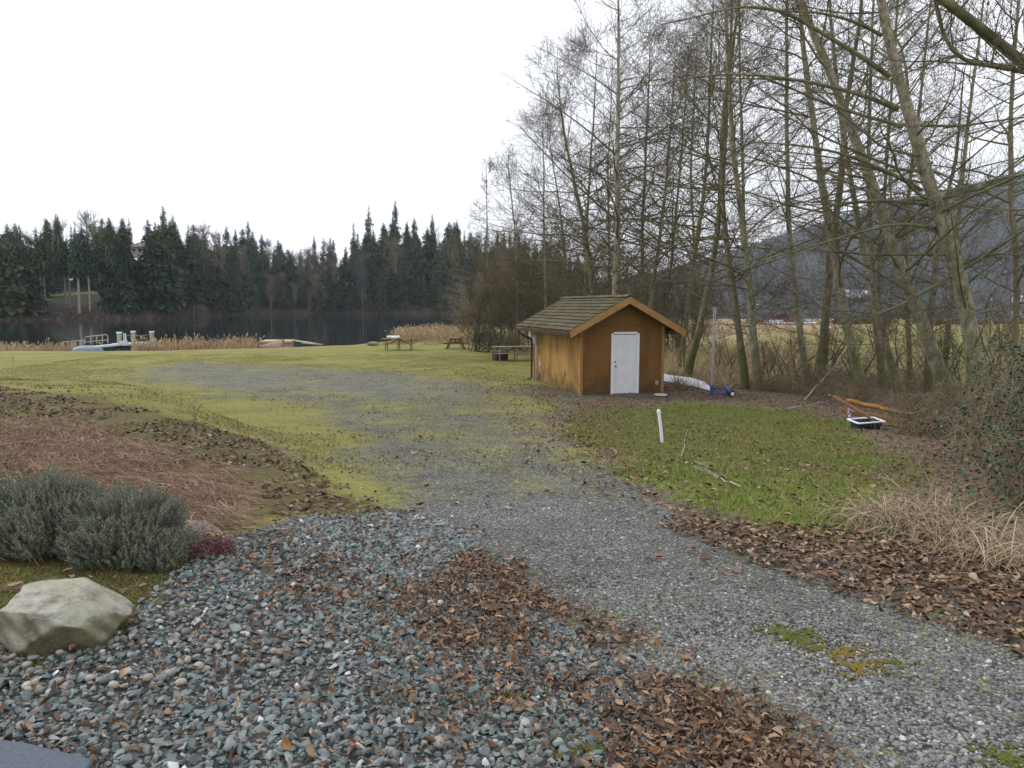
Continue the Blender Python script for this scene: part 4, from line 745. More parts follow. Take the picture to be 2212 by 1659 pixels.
MB().tube([(dx0+.06, -.022, .96), (dx0+.06, -.06, .96)], .014, 10).tube([(dx0+.06, -.055, .96), (dx0+.06, -.068, .96), (dx0+.06, -.09, .96), (dx0+.06, -.1, .96)], [.018, .03, .028, .012], 12).build('door_knob', M['brass'], door, smooth=True)
MB().tube([(dx0+.06, -.022, 1.1), (dx0+.06, -.04, 1.1)], .026, 14).build('deadbolt', M['brass'], door)
MB().box((dx0+dw/2, -.045, .012), (dw+.1, .1, .025)).build('threshold', M['metal'], shed)

# ---------------------------------------------------------------- small things around the shed
def onground(o, px, py, dz=0):
    p = gp(px, py); o.location = (p[0], p[1], p[2]+dz); return p
p = gp(1432, 958); q = empty('standpipe', p); tag(q, 'short white plastic standpipe leaning left in the grass in front of the shed', 'pipe')
L = .56; tip = Vector((-.082, .02, L)); MB().tube([(0, 0, -.1), tip*.5, tip], .028, 14).build('pipe', M['pvc'], q, smooth=True); MB().tube([tip*.94, tip*1.01, tip*1.05, tip*1.075], [.034, .034, .026, .008], 14).build('cap', M['pvc'], q, smooth=True)
# white ring lid
p = gp(1427, 856); q = empty('ring_lid', p+[0, 0, .05]); tag(q, 'round white ring lid lying on the ground by the shed front', 'lid')
V = []; F = []; na, nb_ = 40, 8
for i in range(na):
    for j in range(nb_): a_ = 2*math.pi*i/na; b_ = 2*math.pi*j/nb_; r_ = .17+.045*math.cos(b_); V.append((r_*math.cos(a_), r_*math.sin(a_), .02*math.sin(b_))); F.append((i*nb_+j, ((i+1) % na)*nb_+j, ((i+1) % na)*nb_+(j+1) % nb_, i*nb_+(j+1) % nb_))
MB().add(V, F).build('ring', M['dirtywhite'], q, smooth=True)
# steel pole with blue wheeled dolly
p = gp(1537, 856); q = empty('boat_dolly', p, .05); tag(q, 'blue two-wheeled boat dolly lying on leaves with a tall steel pole', 'boat dolly')
MB().box((0, 0, .16), (.09, .09, .42)).box((0, 0, -.03), (.05, .05, .1)).build('sleeve', M['blue'], q, .006)
MB().tube([(-.025, 0, .3), (.0, 0, 2.9)], .017, 10).build('pole', M['metal'], q, smooth=True); MB().tube([(.035, .02, .3), (.06, .02, 2.86)], .017, 10).build('pole', M['metal'], q, smooth=True)
for z in (.26, .1): MB().bar((.04, 0, z), (.5, -.08, z-.02), .045, .05).build('bar', M['blue'], q, .004)
MB().tube([(.5, -.3, .2), (.5, -.27, .2), (.52, .18, .26), (.52, .2, .26)], [.05, .08, .08, .05], 18).build('housing', M['blue'], q, smooth=True)
for y, x in ((-.24, .6), (.16, .66)):
    wh = MB().tube([(x, y-.03, .11), (x, y+.03, .11)], .11, 20).build('wheel', M['black'], q, .012); MB().tube([(x, y-.042, .11), (x, y+.042, .11)], .058, 14).build('hub', M['pvc'], wh)
# white foam board beside the shed
P = [gp(1400, 815), gp(1432, 822), gp(1480, 829), gp(1510, 836), gp(1536, 845)]; base = P[2].copy(); bw = [.34, .35, .36, .28, .05]
V = []; F = []; 
for i in range(17):
    t_ = i/16*4; k = min(int(t_), 3); f_ = t_-k; c_ = P[k]*(1-f_)+P[k+1]*f_-base; ww = bw[k]*(1-f_)+bw[k+1]*f_; d_ = P[k+1]-P[k]; nrm_ = np.array([-d_[1], d_[0], 0]); nrm_ /= np.linalg.norm(nrm_)
    for a_, hz_ in ((-1, .0), (-.95, .06), (-.5, .09), (0, .1), (.5, .1), (.95, .07), (1, 0)): V.append(c_+nrm_*ww*.85*a_*(1 if nrm_[1] > 0 else -1)+np.array([0, 0, .02+.085*(a_+1)*(ww/.36)+hz_*.5*(1+.12*math.sin(i*1.7+a_*3))]))
F = [(i*7+j, i*7+j+1, (i+1)*7+j+1, (i+1)*7+j) for i in range(16) for j in range(6)]+[(6, 5, 4, 3, 2, 1, 0), tuple(112+j for j in range(7))]
o = MB().add(V, F).build('foam_board', M['foam'], None, smooth=True); o.location = base; tag(o, 'long white foam board lying on the ground between shed and steel pole', 'board')
# puddle behind it
pc = at(1562, 826, 29); V = []; 
for i in range(28): a_ = i/28*6.283; r_ = 1+.25*math.sin(3*a_+1)+.12*math.sin(7*a_); V.append((math.cos(a_)*.85*r_-math.sin(a_)*.0, math.sin(a_)*1.6*r_, 0))
zmax = max(float(H(pc[0]+v[0], pc[1]+v[1])) for v in V)
m, t, b = mat('puddle water'); b.inputs['Base Color'].default_value = (.06, .06, .06, 1); setr(b, .08, .5)
o = MB().add(V, [tuple(range(28))]).build('puddle', m); o.location = (pc[0], pc[1], zmax+.012); tag(o, kind='structure')
# standpipe-side twigs
def stick(pts, r, name='fallen_branch', label='', side=None, matn='palestick', lift=.02, catg='branch'):
    W3 = [gp(*p[:2])+np.array([0, 0, (p[2] if len(p) > 2 else 0)+lift]) for p in pts]; b0 = W3[0].copy(); Pp = smooth_path(W3, 12)-b0
    Pp[1:-1] += rng.normal(0, r*.6, (10, 3)); PPx = Pp[None]; RRx = np.linspace(r, r*.35, 12)[None]; parts = [tubes(PPx, RRx, 6)]
    c, rc = grow(PPx, RRx, side or 5, .3, 1, lambda t_, u: .35*u, (.6, .2), 4, lambda t_, s_: .0, .01, .15, None, .003); parts.append(tubes(c, rc, 4))
    V, F = cat(parts); o = link(name, npmesh(name, V, F, True), M[matn]); o.location = b0; tag(o, label, catg); return o
stick([(1600, 1056), (1560, 1040), (1530, 1018), (1495, 1010)], .010, label='curved pale branch lying in the grass right of the standpipe')
stick([(1470, 990), (1480, 965), (1478, 950), (1485, 930)], .008, label='thin forked twig in the grass just right of the standpipe', side=7)
stick([(1700, 885), (1790, 868), (1850, 848)], .022, label='long pale pole lying at the edge of the leaf litter')
stick([(1737, 866), (1800, 850, .9), (1850, 835, 2.2)], .022, label='pale branch leaning up into the brambles')
stick([(1500, 1000), (1540, 1016)], .006, label='short dead twig at the upper end of the curved pale branch')

# timber heap and dark tub
p = gp(1870, 925); q = empty('tub', p, .1); tag(q, 'dark blue tub with white rim at the edge of the brambles', 'tub')
prof = [(.30, 0), (.34, .02), (.37, .2), (.39, .215)]; V = []
def rect(w__, d__, z, n=6):
    out = []
    for cx, cy, a0 in ((1, 1, 0), (-1, 1, 90), (-1, -1, 180), (1, -1, 270)):
        for k_ in range(n): a_ = R(a0+90*k_/(n-1)); out.append((cx*(w__-.07)+.07*math.cos(a_), cy*(d__-.07)+.07*math.sin(a_), z))
    return out
def loft(rings, cap0=True, cap1=True):
    V = [v for r_ in rings for v in r_]; k_ = len(rings[0]); F = [(i*k_+j, i*k_+(j+1) % k_, (i+1)*k_+(j+1) % k_, (i+1)*k_+j) for i in range(len(rings)-1) for j in range(k_)]
    if cap0: F.append(tuple(range(k_-1, -1, -1)))
    if cap1: F.append(tuple(range((len(rings)-1)*k_, len(rings)*k_)))
    return V, F
MB().add(*loft([rect(.30, .2, 0), rect(.34, .24, .2), rect(.32, .22, .2), rect(.28, .18, .03)], True, True)).build('basin', M['navy'], q, smooth=True)
MB().add(*loft([rect(.35, .25, .185), rect(.39, .29, .2), rect(.39, .29, .225), rect(.33, .23, .225), rect(.33, .23, .19)], False, False)).build('rim', M['foam'], q, smooth=True)
q.rotation_euler = (R(4), R(-3), .1); q.scale = (.84, .84, .84)
p2 = p+[-.1, .35, 0]
def board(a_, b_, w__, h__, mt_, lab, cat_='board', name='board'):
    a_ = Vector(a_); b_ = Vector(b_); c_ = (a_+b_)/2; o = MB().bar(a_-c_, b_-c_, w__, h__).build(name, mt_, None, .006); o.location = c_; tag(o, lab, cat_); return o
z_ = p[2]; board((p[0]-.42, p[1]+.75, z_+.62), (p[0]+.35, p[1]+.15, z_+.1), .2, .05, M['brownwood'], 'brown board propped up behind the white-rimmed tub')
board((p[0]-.4, p[1]+1.0, z_+.62), (p[0]+.0, p[1]+1.1, z_+.52), .12, .05, M['brownwood'], 'small brown board end on top of the timber heap')
board((p[0]+.1, p[1]+1.2, z_+.2), (p[0]+1.0, p[1]+.2, z_+.1), .25, .1, M['brownwood'], 'dark board at the bottom of the timber heap')
def log(a_, b_, r_, lab, mt_='orangewood'):
    a_ = Vector(a_); b_ = Vector(b_); c_ = (a_+b_)/2; pts = [(a_-c_).lerp(b_-c_, t_)+Vector((0, 0, .01*math.sin(t_*9))) for t_ in np.linspace(0, 1, 7)]
    o = MB().tube(pts, [r_*x for x in (.85, 1.02, .97, 1.03, .96, 1.0, .8)], 11).build('log', M[mt_], None, smooth=True); o.location = c_; tag(o, lab, 'log', 'orange split logs on the timber heap'); return o
log((p[0]-.05, p[1]+.9, z_+.5), (p[0]+.62, p[1]+.55, z_+.36), .055, 'upper orange log of the timber heap beside the brambles')
log((p[0]+.55, p[1]+.5, z_+.36), (p[0]+1.25, p[1]+.2, z_+.24), .05, 'lower orange log running into the brambles')
q2 = MB().tube([(0, 0, .0), (.02, 0, .08)], [.03, .02], 12).tube([(-.03, 0, .08), (-.01, 0, .2)], .018, 10).tube([(-.04, -.0, .2), (.08, 0, .12)], .014, 8).build('tap', M['metal'], None, smooth=True); q2.location = (p[0]-.28, p[1]+.2, z_+.22); tag(q2, 'small chrome tap standing up behind the tub rim', 'tap')

# ---------------------------------------------------------------- picnic tables, fire ring
def table(p, rz, L, label, mt_='tablewood', walk=True):
    q = empty('picnic_table', p, rz); tag(q, label, 'picnic table', 'wooden picnic tables on the lawn'); hw = .38
    for i in range(5): pass
    tp = MB()
    for i in range(5): tp.box((0, -hw+.076+i*.152, .75), (L, .142, .04))
    tp.build('tabletop', M[mt_], q, .004)
    for s_ in (-1, 1):
        b_ = MB().box((0, s_*.66, .44), (L, .13, .04)).box((0, s_*.80, .44), (L, .13, .04)); b_.build('bench', M[mt_], q, .004)
    for x in (-L*.32, L*.32) if L < 2.2 else (-L*.36, 0, L*.36):
        for s_ in (-1, 1): MB().bar((x, s_*.26, .73), (x, s_*.6, -.04), .045, .1).build('leg', M[mt_], q)
        MB().box((x+.05, 0, .4), (.045, 1.6, .1)).build('bench_beam', M[mt_], q); MB().box((x+.05, 0, .69), (.045, .72, .08)).build('top_beam', M[mt_], q)
    for s_ in (-1, 1): MB().bar((s_*L*.3, 0, .4), (s_*.05, 0, .7), .045, .08).build('brace', M[mt_], q)
    return q
pa = gp(859, 757); table((pa[0], pa[1]+.5, pa[2]), .03, 2.25, 'long picnic table by the lake with a white roll on top')
pb = gp(982, 755); table((pb[0], pb[1]+.8, pb[2]), R(88), 1.7, 'short picnic table seen end-on near the reeds', 'tablewood')
pc_ = gp(1118, 781); table((pc_[0]-.1, pc_[1]+.6, pc_[2]), .12, 2.5, 'weathered picnic table behind the fire ring beside the shed', 'tablegrey')
rl = MB().tube([(-.44, 0, 0), (-.43, 0, 0), (.43, .03, 0), (.44, .03, 0)], [.05, .085, .085, .05], 14).tube([(-.1, -.1, -.04), (.3, -.12, -.04)], .04, 8).build('white_roll', M['foam'], None, smooth=True); rl.location = (pa[0]-.35, pa[1]+.5, pa[2]+.865); tag(rl, 'white rolled mat lying on the lakeside picnic table', 'roll')
p = gp(1080, 779.5); q = empty('fire_ring', (p[0], p[1]+.4, p[2])); tag(q, 'low rusty steel fire ring on the lawn left of the shed', 'fire ring')
V, F = loft([[(r_*math.cos(a_), r_*math.sin(a_), z) for a_ in np.linspace(0, 2*math.pi, 37)[:-1]] for r_, z in ((.43, -.05), (.43, .47), (.4, .47), (.4, .0))], False, True); MB().add(V, F).build('ring_wall', M['rust'], q, smooth=True)
fw = MB()
for i in range(7): a_ = i*.9; fw.bar((.25*math.cos(a_), .25*math.sin(a_), .15), (-.15*math.cos(a_+.5), -.2*math.sin(a_+.5), .42+.06*(i % 3)), .09, .08)
fw.build('charred_wood', M['ash'], q, .01)
# rock near lakeside table
def boulder(name, loc, dims, seed, label, mt_, rot=(0, 0, 0), sub=4, planes=9, group=None):
    import bmesh
    b = bmesh.new(); bmesh.ops.create_icosphere(b, subdivisions=sub, radius=1); V = np.array([v.co[:] for v in b.verts]); F = np.array([[v.index for v in f.verts] for f in b.faces]); b.free(); r = np.random.default_rng(seed)
    for _ in range(planes):
        n = nrm(r.normal(size=3)); d = r.uniform(.55, .85); V = V-np.maximum(0, V@n-d)[:, None]*n*.92
    for _ in range(3):
        k = r.normal(size=(3, 3))*3; V = V*(1+.02*np.sin(V@k).sum(1))[:, None]
    V *= dims; o = link(name, npmesh(name, V, F, True), mt_); o.location = loc; o.rotation_euler = rot; tag(o, label, 'rock', group); return o
p = gp(806, 747); boulder('rock', (p[0], p[1]+.2, p[2]+.05), (.5, .4, .26), 5, 'low mossy rock on the lawn edge left of the lakeside table', noisy('mossy stone', (.12, .13, .07), (.24, .24, .16), 4, .9), sub=3)

# ---------------------------------------------------------------- dock, boats and lakeside bits
def D4(cx, cy, Y_): return at(cx*.1709*1.0, 675+cy*.1709, Y_)      # positions measured on an enlarged crop
YD = 51.5
def world_obj(mb, name, mt_, base, parent=None, **k):
    mb.v = [tuple(np.array(v)-base) for v in mb.v]; o = mb.build(name, mt_, parent, **k)
    if parent is None: o.location = base
    return o
bs = D4(1350, 440, YD); dock = empty('dock', bs); tag(dock, 'grey gangway dock with pipe railings and square posts at the lake edge', 'dock')
dk = MB(); a_ = D4(930, 462, YD-1.5); b_ = D4(1500, 405, YD); c_ = D4(1860, 385, YD+2)
dk.bar(a_, b_, 1.1, .12); dk.bar(b_, c_, 1.5, .14); world_obj(dk, 'deck', M['deck'], bs, dock)
fl = MB(); fl.bar(D4(1450, 430, YD+.2), D4(1850, 405, YD+2.2), 1.4, .18); world_obj(fl, 'float', M['black'], bs, dock)
rl_ = MB(); K4 = [D4(1075, 400, YD), D4(1072, 330, YD), D4(1085, 308, YD), D4(1345, 280, YD), D4(1362, 295, YD), D4(1365, 385, YD)]; rl_.tube(K4, .03, 8); rl_.tube([D4(1075, 375, YD), D4(1365, 345, YD)], .024, 8)
for x, y1_, y2_ in ((1145, 302, 398), (1222, 294, 392), (1295, 286, 390)): rl_.tube([D4(x, y1_, YD), D4(x, y2_, YD)], .024, 8)
world_obj(rl_, 'railing', M['rail'], bs, dock)
r2 = MB(); r2.tube([D4(805, 455, YD+.8), D4(808, 372, YD+.8), D4(1060, 350, YD+.8), D4(1062, 400, YD+.8)], .028, 8); r2.tube([D4(850, 368, YD+.8), D4(848, 440, YD+.8)], .02, 6); r2.tube([D4(960, 360, YD+.8), D4(960, 430, YD+.8)], .02, 6); world_obj(r2, 'railing', M['rail'], bs, dock)
for i, (x, y1_, y2_, w__) in enumerate(((1507, 262, 430, .24), (1684, 250, 430, .22), (1918, 252, 400, .22), (797, 375, 480, .12), (920, 392, 475, .26), (1025, 352, 430, .18))):
    pt_ = D4(x, y1_, YD+.4); pb_ = D4(x, y2_, YD+.4); pb_[2] -= .8; pl = MB().bar(pt_, pb_, w__, w__, (0, 1, 0)); o = world_obj(pl, 'piling', M['postwood'], bs, dock, bevel=.02)
    if i < 3: cp_ = MB().box(pt_+[0, 0, .04], (w__+.05, w__+.05, .1)); world_obj(cp_, 'cap', M['white'], bs, o, bevel=.01); 
rp = MB().tube([D4(1507, 285, YD+.4), D4(1600, 292, YD+.4), D4(1684, 290, YD+.4), D4(1800, 293, YD+.4), D4(1918, 275, YD+.4)], .014, 6); world_obj(rp, 'rope', M['rail'], bs, dock)
pb0 = D4(1585, 400, YD+.3); ped = empty('ladder_stand', pb0); tag(ped, 'white ladder-like stand upright on the dock between two posts', 'stand')
q_ = MB(); q_.bar(D4(1562, 268, YD+.3)-pb0, D4(1568, 405, YD+.3)-pb0, .04, .05, (0, 1, 0)).bar(D4(1586, 268, YD+.3)-pb0, D4(1602, 405, YD+.3)-pb0, .04, .05, (0, 1, 0)); q_.build('rail', M['white'], ped)
for z in (272, 300, 328, 356): MB().bar(D4(1560, z, YD+.3)-pb0, D4(1590, z, YD+.3)-pb0, .05, .09).build('rung', M['white'], ped)
MB().box(D4(1565, 385, YD+.2)-pb0, (.42, .4, .28)).build('base_box', M['deck'], ped, .02)
# upturned teal boat in front of the dock
b1_ = D4(1110, 462, 49.3); hull = empty('small_boat', b1_, .05); tag(hull, 'faded teal upturned small boat with pale top beside the gangway', 'boat')
V = []; 
for i in range(13):
    t_ = i/12; x = -1.0+2.0*t_; ww = .34*(1-abs(2*t_-1)**3.2*.8) ; hh_ = .30*(1-abs(2*t_-1)**4*.75); V += [(x, ww*math.cos(a_), -.13+hh_*1.15*math.sin(a_)) for a_ in np.linspace(0, math.pi, 9)]
F = [(i*9+j, i*9+j+1, (i+1)*9+j+1, (i+1)*9+j) for i in range(12) for j in range(8)]+[tuple(range(8, -1, -1)), tuple(108+j for j in range(9))]
MB().add(V, F).build('hull', M['teal'], hull, smooth=True)
V2 = [(v[0]*.96, v[1]*.8, v[2]+.012) for k_, v in enumerate(V)]; V2 = [V2[i*9+j] for i in range(1, 12) for j in (3, 4, 5)]; MB().add(V2, [(i*3+j, i*3+j+1, (i+1)*3+j+1, (i+1)*3+j) for i in range(10) for j in range(2)]).build('keel_strip', M['deck'], hull, smooth=True)
p_ = D4(1262, 390, 49.8); od = MB().tube([(-.12, 0, .08), (.14, 0, -.07)], .02, 6); o = od.build('paddle', noisy('yellow plastic', (.6, .5, .05), (.7, .6, .1), 3, .5, bs=0), None); o.location = p_; tag(o, 'yellow paddle shaft leaning on the gangway railing', 'paddle')
# mailbox-like post lamp and small white marker
p = gp(368, 757); q = empty('post_box', p); tag(q, 'thin dark post with a grey box on top before the reeds', 'post'); MB().tube([(0, 0, -.1), (0, 0, .82)], .035, 8).build('post', M['gutter'], q); MB().box((0, 0, .86), (.36, .26, .14)).box((0, 0, .95), (.42, .3, .04)).build('box', M['metal'], q, .01)
p = gp(392, 755); q = MB().tube([(0, 0, -.1), (0, 0, .3), (0, 0, .33)], [.05, .05, .03], 10).build('marker_post', M['pvc']); q.location = p; tag(q, 'tiny white marker post in front of the reeds', 'post')
def D3(cx, cy, Y_): return at(513+cx*.2564, 405+cy*.2564, Y_)
# weathered upturned hull, float platform and plank at the shore
b2_ = D3(300, 1340, 53); b2_[2] = max(b2_[2], float(H(b2_[0], b2_[1]))); q = empty('old_rowboat', b2_); tag(q, 'weathered brown rowing boat lying upturned at the water edge', 'boat'); V = []
for i in range(11):
    t_ = i/10; x = -.8+1.55*t_; hh_ = .05+.48*t_**.8; ww = .3+.2*t_; V += [(x, ww*math.cos(a_)*1.0, hh_*math.sin(a_)) for a_ in np.linspace(0, math.pi, 8)]
F = [(i*8+j, i*8+j+1, (i+1)*8+j+1, (i+1)*8+j) for i in range(10) for j in range(7)]+[tuple(80+j for j in range(8))]
MB().add(V, F).build('hull', M['boatwood'], q, smooth=True); MB().bar((-.8, 0, .07), (.75, 0, .55), .05, .05).build('keel', M['boatwood'], q)
b3_ = D3(340, 1296, 57); o = MB().box((0, 0, 0), (2.3, 1.4, .16)).box((0, 0, -.3), (2.1, 1.2, .4)).build('swim_float', M['tanboard'], None, .02); o.location = b3_; o.rotation_euler = (R(3), 0, .05); tag(o, 'tan wooden float platform behind the upturned rowing boat', 'float')
a_ = D3(455, 1285, 60); b_ = D3(640, 1313, 56.5); board(a_, b_, .35, .08, M['greenboard'], 'greenish plank sloping down to the lawn right of the float', 'plank', 'plank')
board(D3(545, 1310, 56), D3(715, 1322, 55), .2, .06, M['tanboard'], 'thin tan board at the water edge right of the plank', 'plank', 'plank')

# ---------------------------------------------------------------- distant bits beyond the right-hand field
for i, (x0, x1, y_, hh_, mt_, lab) in enumerate([(1668, 1696, 716, 1.0, 'rust', 'rust-brown low shed roof beyond the field, between two trunks'), (1713, 1721, 716, .9, 'rust', 'small rust-brown hut beyond the field, right of the larger one')]):
    a_ = at(x0, y_, 120); b_ = at(x1, y_, 120); c_ = (a_+b_)/2; c_[2] = 0; q = empty('field_hut', c_); tag(q, lab, 'hut'); L = abs(b_[0]-a_[0]); MB().box((0, 0, .2), (L, 2, .8)).build('wall', M['brownwood'], q); MB().prism([(-L/2-.2, .8), (L/2+.2, .8), (L/2-.2, 1.5), (-L/2+.2, 1.5)], -1.2, 1.2).build('roof', M['rust'], q)
for i, (x0, x1, y_, lab) in enumerate([(1640, 1724, 726, 'long white covered boat beyond the straw field'), (1737, 1763, 717, 'white motorboat with a dark cabin beyond the field'), (1646, 1660, 717, 'small white boat left of the rust-brown huts beyond the field')]):
    a_ = at(x0, y_, 116); b_ = at(x1, y_, 116); c_ = (a_+b_)/2; L = abs(b_[0]-a_[0]); c_[2] = max(c_[2]-.1, .3); q = empty('parked_boat', (c_[0], c_[1], c_[2]-.4)); tag(q, lab, 'boat'); V, F = loft([[(x*sx, y*sy, z) for x, y in ((-.5, -.5), (.3, -.5), (.5, 0), (.3, .5), (-.5, .5))] for sx, sy, z in ((L*.8, .9, 0), (L, 1.6, .35), (L*.9, 1.4, .45))]); MB().add(V, F).build('hull', M['foam'], q); MB().box((-L*.1, 0, .6), (L*.35, 1.0, .35)).build('cabin', M['greybox'] if i else M['foam'], q, .05)

# ---------------------------------------------------------------- reeds and straw
def blades(x, y, hmin, hmax, w0, matn, name, label, lean=.25, K=4, heads=0, bendy=.25, z=None, catg='grass', kind='stuff', wob_=.06):
    n = len(x); z0 = H(x, y) if z is None else z; h = rng.uniform(hmin, hmax, n); az = rng.uniform(0, 6.28, n); P = np.zeros((n, K, 3)); P[:, 0] = np.stack([x, y, z0-.02], -1)
    ln = np.abs(rng.normal(0, lean, n)); D = nrm(np.stack([np.cos(az)*ln, np.sin(az)*ln, np.ones(n)], -1)); bd = rng.uniform(0, bendy, n)
    for j in range(1, K):
        D = nrm(D+np.stack([np.cos(az)*bd, np.sin(az)*bd, -bd*.6*j/K*2], -1)+rng.normal(0, wob_, (n, 3))); P[:, j] = P[:, j-1]+D*(h/(K-1))[:, None]
    wv = np.linspace(1, .15, K)[None]*w0*rng.uniform(.6, 1.4, n)[:, None]; a_ = rng.uniform(0, 6.28, n); parts = [ribbons(P, wv, np.stack([np.cos(a_), np.sin(a_), a_*0], -1))]
    if heads:
        k = rng.random(n) < heads; Q = np.stack([P[k][:, -1], P[k][:, -1]+D[k]*.14, P[k][:, -1]+D[k]*.24+[0, 0, -.03]], 1); parts.append(ribbons(Q, np.array([[w0*.8, w0*2.6, w0*.5]])*np.ones((k.sum(), 1)), np.stack([np.cos(a_[k]), np.sin(a_[k]), a_[k]*0], -1)))
    V, F = cat(parts); o = link(name, npmesh(name, V, F), M[matn]); tag(o, label, catg, None, kind); return o
def patchn(x, y, sc, th): return vnoise(x, y, sc) > th
x = rng.uniform(-38.5, -31.6, 3600); y = 49.0+rng.uniform(-1.2, 2.2, 3600); k = patchn(x, y, 1.7, .3); blades(x[k], y[k], .15, .62, .03, 'straw', 'reeds', 'dry straw-coloured reeds left of the dock', .35, heads=.2)
x = rng.uniform(-32.3, -30.2, 900); y = 51.0+rng.uniform(-1, 1.5, 900); blades(x, y, .3, .95, .03, 'straw', 'reeds', 'small dry reed clump behind the lower dock railing', .3, heads=.2)
x = rng.uniform(-25.6, -18.4, 5600); y = 49.9+rng.uniform(-.4, 3.4, 5600)+(x+25)*.25; k = patchn(x, y, 1.1, .3)&(rng.random(5600)<1.2-(x+25.6)/12); blades(x[k], y[k], .3, 1.12, .032, 'straw', 'reeds', 'wide bed of dry reeds right of the dock', .25, heads=.25)
x = rng.uniform(-11.5, -1.5, 11000); y = rng.uniform(60.5, 72, 11000); k = (x/y > -.162) & (y < shore_y(x)+3) & patchn(x, y, 1.6, .25); blades(x[k], y[k], .3, 1.25, .035, 'straw', 'reeds', 'tall pale reed bed behind the picnic tables', .22, heads=.3)
x = rng.uniform(-7, 2, 1500); y = rng.uniform(55, 62, 1500); blades(x, y, .2, .6, .03, 'straw', 'dry_grass', 'short tan grass fringe in front of the reed bed', .6)
x = rng.uniform(3, 34, 42000); y = rng.uniform(27, 95, 42000); k = ((y > 31+vnoise(x, y, 4)*6) & (y < 45+6*vnoise(x, y, 6)) & (x < 20) & (x > 4.5+.1*(y-30)) | (y > 74)) & (x/y > .17) & (x/y < .75) & patchn(x, y, 3, .25)
blades(x[k], y[k], .3, 1.15, .035, 'straw', 'tall_dry_grass', 'tall straw-coloured grass beyond the tree row', .5, heads=.1)
x = rng.uniform(5.6, 10, 6000); y = rng.uniform(26.5, 33, 6000); k = (x > 6+.15*(y-27)) & patchn(x, y, 1.3, .3); blades(x[k], y[k], .15, .6, .025, 'straw_pale', 'dry_grass', 'flattened dry grass beside the shed', .9)
# ---------------------------------------------------------------- grass blades
lx, ly = scatter(P_lush, 230000, .5); k = rng.random(len(lx)) < S(-.5, .5, polysd(lx, ly, P_lush)+(vnoise(lx, ly, .8)-.5)); lx, ly = lx[k], ly[k]
def tri_blades(x, y, h0, h1, w0, matn, name, label):
    n = len(x); z = H(x, y); h = rng.uniform(h0, h1, n); az = rng.uniform(0, 6.28, n); w_ = w0*rng.uniform(.6, 1.4, n); ln = rng.normal(0, .6, (n, 2))*h[:, None]
    V = np.stack([np.stack([x-np.cos(az)*w_, y-np.sin(az)*w_, z-.005], -1), np.stack([x+np.cos(az)*w_, y+np.sin(az)*w_, z-.005], -1), np.stack([x+ln[:, 0], y+ln[:, 1], z+h], -1)], 1)
    o = link(name, npmesh(name, V.reshape(-1, 3), np.arange(n*3).reshape(n, 3)), M[matn]); tag(o, label, 'grass', None, 'stuff')
tri_blades(lx, ly, .015, .06, .004, 'grass', 'grass', 'green grass sprinkled with leaves in front of the shed')
# sparse tufts on the mossy lawn and drive verge
x = rng.uniform(-24, 5, 330000); y = rng.uniform(8, 44, 330000); k = (polysd(x, y, P_bank) < -.2) & (polysd(x, y, P_clean) < -.3) & (vnoise(x, y, .5)*.5+vnoise(x, y, 2)*.5+rng.normal(0, .1, 330000) > .5) & (rng.random(330000) > .5*(polysd(x, y, P_drive) > 0)) & ~((polysd(x, y, P_farpatch) > 0) & (rng.random(330000) < .8))
tri_blades(x[k], y[k], .01, .045, .008, 'moss_blade', 'lawn_moss', 'yellow-green mossy turf over the lawn and old gravel')

# ---------------------------------------------------------------- foreground rock, pebbles, grit
def grid_scatter(poly, step, jit=.42, keep=None):
    P = np.array(poly); lo = P.min(0); hi = P.max(0); gx, gy = np.meshgrid(np.arange(lo[0], hi[0], step), np.arange(lo[1], hi[1], step*.9)); gx = gx+(np.arange(gx.shape[0]) % 2)[:, None]*step/2
    gx = gx.ravel()+rng.uniform(-jit, jit, gx.size)*step; gy = gy.ravel()+rng.uniform(-jit, jit, gy.size)*step; k = polysd(gx, gy, poly)+(vnoise(gx, gy, .3)-.5)*.25 > 0; gx, gy = gx[k], gy[k]
    vis = np.abs(gx) < gy*.72+1.3; return gx[vis], gy[vis]
P_pebble = gpoly([(-80, 1430), (150, 1420), (270, 1350), (420, 1290), (560, 1340), (720, 1420), (700, 1480), (420, 1500), (-80, 1510)])
parts_hi = []; parts_lo = []
for layer, (step, smin, smax, dz) in enumerate(((.026, .012, .019, -.004), (.036, .017, .029, .0), (.062, .018, .034, .008))):
    gx, gy = grid_scatter(P_rock, step); s_ = rng.uniform(smin, smax, len(gx))*(1+.25*(rng.random(len(gx)) < .06))
    pb = (polysd(gx, gy, P_pebble) > 0) & (rng.random(len(gx)) < .35); gx, gy, s_ = gx[~pb], gy[~pb], s_[~pb]
    pos = np.stack([gx, gy, H(gx, gy)+dz+rng.uniform(-.006, .008, len(gx))], -1); near = gy < 4.6
    parts_hi.append(stones(pos[near], s_[near]*1.22, 3 if layer else 2, (.4, .8), 13, (.22, .62))); parts_lo.append(stones(pos[~near], s_[~near]*1.15, 2, (.4, .8), 9, (.25, .65)))
V, F = cat(parts_hi+parts_lo); o = link('crushed_rock', npmesh('crushed_rock', V, F), M['gravel']); tag(o, 'loose blue-grey crushed rock covering the foreground apron', 'rock', None, 'stuff')
gx, gy = grid_scatter(P_pebble, .048); k = rng.random(len(gx)) < .38; gx, gy = gx[k], gy[k]; gx2, gy2 = scatter(P_rock, 260); gx = np.r_[gx, gx2]; gy = np.r_[gy, gy2]; gz = H(gx, gy)+.012; gz[-len(gx2):] += .015
